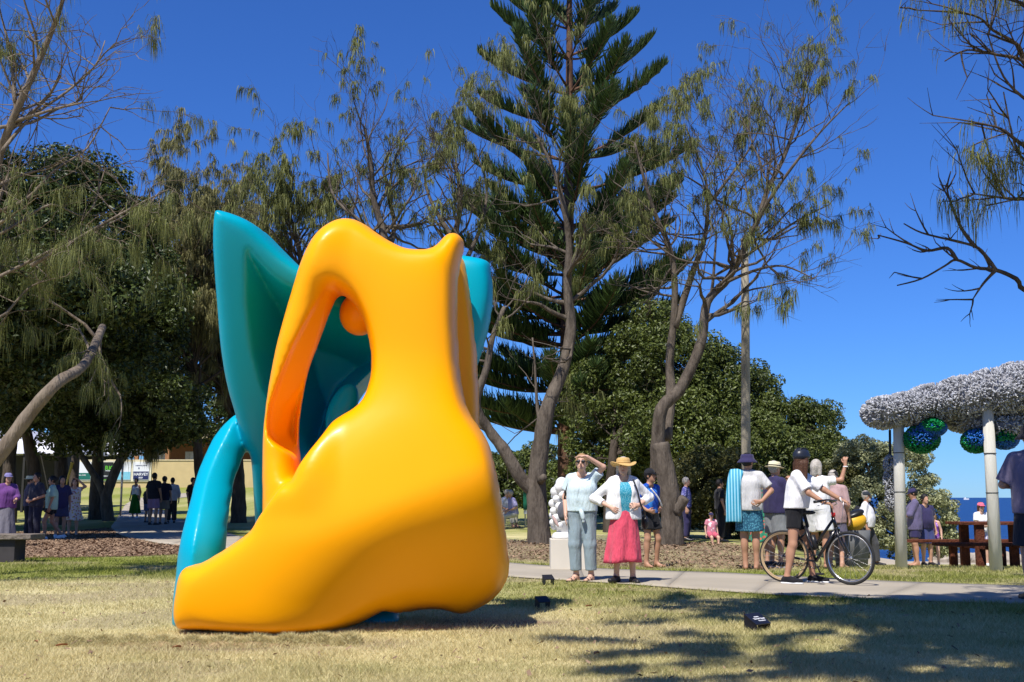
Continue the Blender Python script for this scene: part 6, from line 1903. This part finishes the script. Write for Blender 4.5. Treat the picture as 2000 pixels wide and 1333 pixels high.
# ------------------------------------------------------------------ title plaques in the grass
M_PLAQ = mat('plaque_black', (0.010, 0.010, 0.016), 0.35, var=0.05)
M_INK = mat('white_print', (0.75, 0.75, 0.78), 0.6, var=0)
def plaque(x, d_, w, lab, rz, words=False):
    g = gpt(x, d_)
    t = thing('title_plaque', lab, 'plaque', g + Vector((0, 0, .02)), rz, 'black title plaques staked in the lawn')
    R = Matrix.Rotation(rad(32), 3, 'X')
    h_ = w * .72
    ct = Vector((0, 0, .075))
    MB().box(ct, (w, h_, .010), M=R).build('panel', M_PLAQ, t, bevel=.002)
    V = []
    for sx in (-1, 1):
        p0 = ct + R @ Vector((sx * (w / 2 - .006), h_ / 2, -.006)); p1 = ct + R @ Vector((sx * (w / 2 - .006), -h_ / 2, -.006))
        MB().add([p0, p1, (p1.x, p1.y, -.02), (p0.x, p0.y, -.02), p0 - Vector((sx * .006, 0, 0)), p1 - Vector((sx * .006, 0, 0)), (p1.x - sx * .006, p1.y, -.02), (p0.x - sx * .006, p0.y, -.02)],
                 [(0, 1, 2, 3), (7, 6, 5, 4), (0, 4, 5, 1), (1, 5, 6, 2), (2, 6, 7, 3), (3, 7, 4, 0)]).build('side', M_PLAQ, t)
    if words:
        pn = None
        for s_, sz, dx, dy in (('dionisio', .020, .0, .020), ('The Soft Clouds', .023, .012, -.006), ('The universe', .018, .022, -.032)):
            me = text_mesh(s_, sz, True)
            M = Matrix.Translation(ct + R @ Vector((dx, dy, .0068))) @ R.to_4x4()
            me.transform(M); obj('lettering', me, M_INK, t)
    return t
plaque(1480, 9.75, .205, 'black title plaque with white lettering on the sunlit lawn', rad(42), True)
plaque(1060, 11.65, .14, 'black title plaque nearest the sculpture, in its shadow edge', rad(30))
plaque(1071, 14.6, .14, 'small black title plaque at the edge of the path', rad(25))

# ------------------------------------------------------------------ wall with sponsor boards, terrace and pavilion
M_STUC = mat('cream_render', (0.56, 0.43, 0.21), 0.9, var=0.07, scale=2.0, bump=0.2, bscale=20)
M_COPE = mat('cream_coping', (0.66, 0.55, 0.33), 0.9)
WD = 80.0
wl = px(60, 953, WD); wr = px(640, 953, WD)
zt = px(300, 900, WD).z; z0 = px(300, 960, WD).z - .3
wall = thing('rendered_wall', 'long cream rendered wall behind the lawn on the left', 'wall', (wl.x, WD, z0))
Lw = wr.x - wl.x
MB().box((Lw / 2, .15, (zt - z0) / 2), (Lw, .3, zt - z0)).build('wall_body', M_STUC, wall)
MB().box((Lw / 2, .15, zt - z0 + .035), (Lw + .1, .4, .07)).build('coping', M_COPE, wall)
def board(x0, x1, lab, paint):
    a = px(x0, 938, WD - .35); b_ = px(x1, 903, WD - .35)
    t = thing('sponsor_board', lab, 'sign', ((a.x + b_.x) / 2, WD - .1, a.z), 0, 'sponsor boards on the wall')
    w = b_.x - a.x; h_ = b_.z - a.z
    MB().box((0, 0, h_ / 2), (w, .04, h_)).build('panel', paint[0], t)
    for (m_, fx0, fx1, fy0, fy1) in paint[1]:
        MB().box(((fx0 + fx1) / 2 * w - w / 2, -.026, (fy0 + fy1) / 2 * h_), ((fx1 - fx0) * w, .012, (fy1 - fy0) * h_)).build('printed_field', m_, t)
    for (s_, sz, fx, fy, m_) in paint[2]:
        me = text_mesh(s_, sz * h_, True)
        me.transform(Matrix.Translation((fx * w - w / 2, -.036, fy * h_)) @ Matrix.Rotation(rad(90), 4, 'X')); obj('lettering', me, m_, t)
    return t
c_w = mat('board_white', (0.72, 0.73, 0.74), 0.6, var=.02); c_g = mat('board_green', (0.01, 0.13, 0.10), 0.6); c_k = mat('board_black', (0.012, 0.014, 0.014), 0.6)
c_lg = mat('board_lime', (0.10, 0.40, 0.03), 0.6); c_b = mat('board_blue', (0.20, 0.50, 0.62), 0.6); c_n = mat('board_navy', (0.012, 0.02, 0.09), 0.6); c_r = mat('board_red', (0.5, 0.06, 0.06), 0.6); c_b2 = mat('board_midblue', (0.06, 0.2, 0.5), .6)
a = px(143, 941, WD - .1); b_ = px(296, 900, WD - .1)
bk = MB().box(((a.x + b_.x) / 2, WD - .04, (a.z + b_.z) / 2), (b_.x - a.x, .07, b_.z - a.z)).build('notice_backing', mat('backing_cream', (0.66, 0.61, 0.44), 0.8), None)
tag(bk, 'cream backing panel behind the four sponsor boards', 'panel')
board(146, 176, 'white and dark green sponsor board, leftmost on the wall', (c_w, [(c_g, .02, .98, .03, .40), (c_r, .70, .78, .55, .85)], [('ideas, kindly', .09, .4, .28, c_w)]))
board(196, 219, 'black sponsor board with lime green letters', (c_k, [(c_lg, .02, .98, .0, .04)], [('RK', .34, .62, .66, c_lg), ('PAVING', .10, .62, .52, c_w), ('2024 0001', .09, .5, .22, c_w)]))
board(223, 254, 'pale blue and white sponsor board beside the sign post', (c_w, [(c_b, .02, .98, .03, .46), (c_b2, .12, .34, .74, .86), (c_r, .34, .44, .70, .80), (c_lg, .14, .26, .66, .72)], []))
board(257, 290, 'white and navy sponsor board reading HARVEY BEEF', (c_w, [(c_n, .02, .98, .03, .48)], [('HARVEY', .22, .5, .32, c_w), ('BEEF', .12, .5, .13, c_w), ('sculpture by the sea', .08, .5, .82, c_n), ('B', .13, .36, .66, c_n)]))
# terrace building behind the wall
tz = px(300, 900, 96).z
tbld = thing('terrace_building', 'brown shaded terrace building with a cream eave above the wall', 'building', (px(270, 900, 96).x, 96, tz - 4))
W_ = px(520, 900, 96).x - px(270, 900, 96).x
M_BRN = mat('brown_boards', (0.20, 0.085, 0.035), 0.8, var=.15)
MB().box((W_ / 2, 1.5, 3.4), (W_, .2, 6.8)).build('facade', M_BRN, tbld)
MB().box((W_ / 2, .2, 5.95), (W_ + .6, 3.4, .35)).build('eave', M_COPE, tbld)
for k in range(5):
    MB().box((.25 + k * (W_ - .5) / 4, -1.2, 2.9), (.32, .32, 5.75)).build('column', mat('terracotta_column', (0.38, 0.18, 0.08), .8), tbld)
for k in range(3):
    wn_ = MB().box((1.3 + k * 3.0, 1.36, 4.3), (1.5, .08, 1.0)).build('window', mat('window_frame', (0.5, 0.47, 0.42), .6), tbld)
    for j in range(4):
        MB().box((1.3 + k * 3.0 - .54 + j * .36, 1.30, 4.3), (.28, .03, .84)).build('pane', mat('pane_glass', (0.55, 0.50, 0.48), .15), wn_)
# pavilion with a white roof, close behind the left trees, and a white marquee farther off
M_DARKW = mat('dark_wall', (0.03, 0.028, 0.026), 0.8); M_WROOF = mat('white_roof', (0.66, 0.66, 0.70), 0.5, var=.05)
def pavilion(x0p, x1p, d_, ye, yt, lab, npan, name):
    a = px(x0p, 900, d_); b_ = px(x1p, 900, d_); g0 = gz((a.x + b_.x) / 2, d_) - .1
    pav = thing(name, lab, 'building', (a.x, d_, g0))
    Wp = b_.x - a.x; zb = px(0, ye, d_).z - g0; zt2 = px(0, yt, d_).z - g0
    MB().box((Wp / 2, .8, zb / 2), (Wp - .1, .2, zb - .02)).build('wall', M_DARKW, pav)
    for sx in (.06, Wp - .06):
        MB().box((sx, -.1, zb / 2), (.1, 1.6, zb - .04)).build('side_wall', M_DARKW, pav)
    for k in range(npan):
        x0 = k * Wp / npan; x1 = (k + 1) * Wp / npan - .05
        pk = zt2 + .2 * (k % 2)
        MB().add([(x0, -1.2, zb), (x1, -1.2, zb), (x1, 5, zb + .1), (x0, 5, zb + .1), ((x0 + x1) / 2, .6, pk), ((x0 + x1) / 2, 3.4, pk)], [(0, 1, 4), (1, 2, 5, 4), (2, 3, 5), (3, 0, 4, 5), (0, 3, 2, 1)]).build('roof_panel', M_WROOF, pav)
    for k in range(npan + 1):
        MB().box((k * (Wp - .2) / npan + .1, -1.05, zb / 2), (.1, .1, zb - .01)).build('post', M_DARKW, pav)
pavilion(-160, 144, 55, 888, 838, 'low dark pavilion with a bright white roof behind the left trees', 4, 'pavilion')
pavilion(146, 243, 88, 889, 850, 'small white marquee roof above the sponsor boards', 2, 'marquee')
# posts and signs on the lawn
g = gpt(235, 50); t_ = thing('sign_post', 'slim grey sign post beside the far path', 'post', g)
h_ = px(235, 895, 50).z - g.z
MB().tube([(0, 0, -.1), (0, 0, h_)], .045, 10).build('shaft', mat('galvanised', (0.16, 0.16, 0.165), .6), t_, True); MB().tube([(0, 0, h_), (0, 0, h_ + .03)], [.05, .02], 10).build('cap', M_BLACKP, t_, True)
g = gpt(127, 36); e = px(141, 905, 36) - g; s0 = px(127, 955, 36) - g
t_ = thing('leaning_pole', 'yellow pole leaning against a trunk on the left', 'pole', g)
MB().tube([(s0.x - .25, 0, 0), s0, e], [.02, .025, .05], 8).build('shaft', mat('yellow_pole', (0.6, 0.42, 0.06), .6), t_, True); MB().tube([e, e * 1.01], .055, 8).build('end_cap', mat('yellow_cap', (0.65, 0.5, 0.1), .6), t_, True)
g = gpt(1026, 40); t_ = thing('park_sign', 'narrow green park sign with a red top beside the forked she-oak', 'sign', g, rad(5))
M_SG = mat('sign_green', (0.01, 0.13, 0.07), .5)
MB().tube([(0, 0, -.1), (0, 0, 2.0)], .03, 8).build('stake', mat('sign_stake', (0.6, 0.6, 0.6), .5), t_, True)
MB().box((0, -.04, .98), (.15, .03, .75)).build('panel', M_SG, t_); MB().box((0, -.045, .53), (.12, .03, .12)).build('white_patch', c_w, t_); MB().box((0, -.04, 1.48), (.13, .03, .16)).build('red_top', mat('sign_red', (0.55, 0.05, 0.05), .5), t_)

# ------------------------------------------------------------------ shore rocks, far ship, sod and litter
M_ROCK = mat('limestone_rock', (0.34, 0.29, 0.23), 0.9, var=.35, scale=1.5, bump=.6, bscale=4)
rr = random.Random(8)
for k, x in enumerate((1852, 1872, 1894, 1912, 1962, 1976, 1994)):
    d_ = rr.uniform(80, 140)
    g = gpt(x, d_)
    q = uvsphere((0, 0, .15), (rr.uniform(.7, 1.8), rr.uniform(.6, 1.2), rr.uniform(.35, .7)), 10, 7, Matrix.Rotation(rr.uniform(0, 3), 3, 'Z'))
    q.v = [(v[0] * (1 + .2 * math.sin(v[1] * 5 + v[2] * 7 + k)), v[1] * (1 + .15 * math.sin(v[0] * 6 + k)), v[2] * (1 + .25 * math.sin(v[0] * 4 + v[1] * 3))) for v in q.v]
    o = q.build('shore_rock', M_ROCK, None, False, g)
    tag(o, 'pale limestone shore rock on the sand, ' + ['leftmost, beside the silvery shrub', 'second from the left, near the beach walkers', 'third from the left, left of the table', 'under the picnic table top', 'first one right of the right post', 'second one right of the right post', 'rightmost by the edge of the view'][k], 'rock', 'rocks on the shore')
g = px(1887, 972, 5000)
sh = thing('cargo_ship', 'tiny white ship on the sea horizon left of the right post', 'ship', (g.x, 5000, SEA_Z))
MB().box((0, 0, 3), (22, 6, 6)).build('hull', c_w, sh); MB().box((-5, 0, 8), (6, 5, 5)).build('superstructure', c_w, sh)

# lifted sod along the foot of the sculpture
def sod():
    r = np.random.default_rng(77)
    n = 16000
    t = r.random(n); 
    xs = -3.45 + 2.3 * t; yc_ = 8.78 + 0.05 * np.sin(t * 9) + 0.10 * t
    off = r.normal(0, .085, n)
    x = xs; y = yc_ + off
    z = gz(-2.3, 9.0) + 0.055 * np.exp(-(off / .10) ** 2) * (0.6 + 0.6 * np.sin(t * 31) ** 2)
    an = r.random(n) * 6.283; la = r.random(n) * 6.283
    h = 0.042 * (0.4 + r.random(n)); w = .003
    base = np.stack([x, y, z - .01], -1); sd_ = np.stack([np.cos(an) * w, np.sin(an) * w, 0 * an], -1)
    tip = base + np.stack([np.cos(la) * h, np.sin(la) * h, h * .8], -1)
    return mesh_from('sod', np.stack([base - sd_, base + sd_, tip], 1).reshape(-1, 3), np.arange(3 * n).reshape(-1, 3))
me = sod()
a_ = me.color_attributes.new('turf', 'FLOAT_COLOR', 'POINT'); rcol = np.random.default_rng(3).random(len(me.vertices) // 3)
a_.data.foreach_set('color', np.repeat(np.stack([.02 + .18 * rcol, 0 * rcol, 0 * rcol, 1 + 0 * rcol], -1), 3, 0).astype(np.float32).ravel())
o = obj('lifted_sod', me, M_BLADE, kind='stuff'); tag(o, 'ridge of lifted dry sod in front of the sculpture foot', 'turf')
mv = []; 
for i in range(47):
    t = i / 46; x = -3.45 + 2.3 * t; y = 8.78 + .05 * math.sin(t * 9) + .10 * t; g_ = gz(-2.3, 9.0)
    hh = .05 * math.sin(math.pi * min(1, t * 1.02)) * (.6 + .6 * math.sin(t * 31) ** 2)
    mv += [(x, y - .16, g_ - .01), (x, y - .09, g_ + hh * .6), (x, y, g_ + hh), (x, y + .09, g_ + hh * .5), (x, y + .18, g_ - .01)]
mf = [(i * 5 + k, (i + 1) * 5 + k, (i + 1) * 5 + k + 1, i * 5 + k + 1) for i in range(46) for k in range(4)]
obj('sod_ridge', mesh_from('sod_ridge', mv, mf, True), mat('sod_soil', (0.30, 0.215, 0.11), .95, var=.35, scale=14, bump=.8, bscale=40), kind='structure')
rr = random.Random(12)
for k, (x, d_) in enumerate([(120, 8.55), (70, 8.75), (345, 8.5), (1150, 11.7), (1165, 8.05)]):
    g = gpt(x, d_)
    L = rr.uniform(.035, .06); w = L * .3
    V = []
    for i in range(6):
        t = i / 5; ww = w * math.sin(math.pi * (t * .9 + .05)); zz = .022 + .006 * math.sin(t * 3)
        V += [(L * (t - .5) * 2, -ww, zz + .012), (L * (t - .5) * 2, 0, zz), (L * (t - .5) * 2, ww, zz + .014)]
    F_ = [(i * 3 + j, (i + 1) * 3 + j, (i + 1) * 3 + j + 1, i * 3 + j + 1) for i in range(5) for j in range(2)]
    o = obj('fallen_leaf', mesh_from('fallen_leaf', V, F_, True), mat('dry_leaf', (0.30 + .1 * rr.random(), 0.15, 0.07), .7), None, g); o.rotation_euler = (0, 0, rr.uniform(0, 6))
    tag(o, ['dry curled leaf on the bare patch at the left', 'small dry leaf farthest left on the lawn', 'reddish dry leaf left of the sculpture foot', 'dry leaf in the grass right of the nearest plaque', 'dry leaf on the near straw coloured lawn'][k], 'leaf', 'fallen leaves on the lawn')
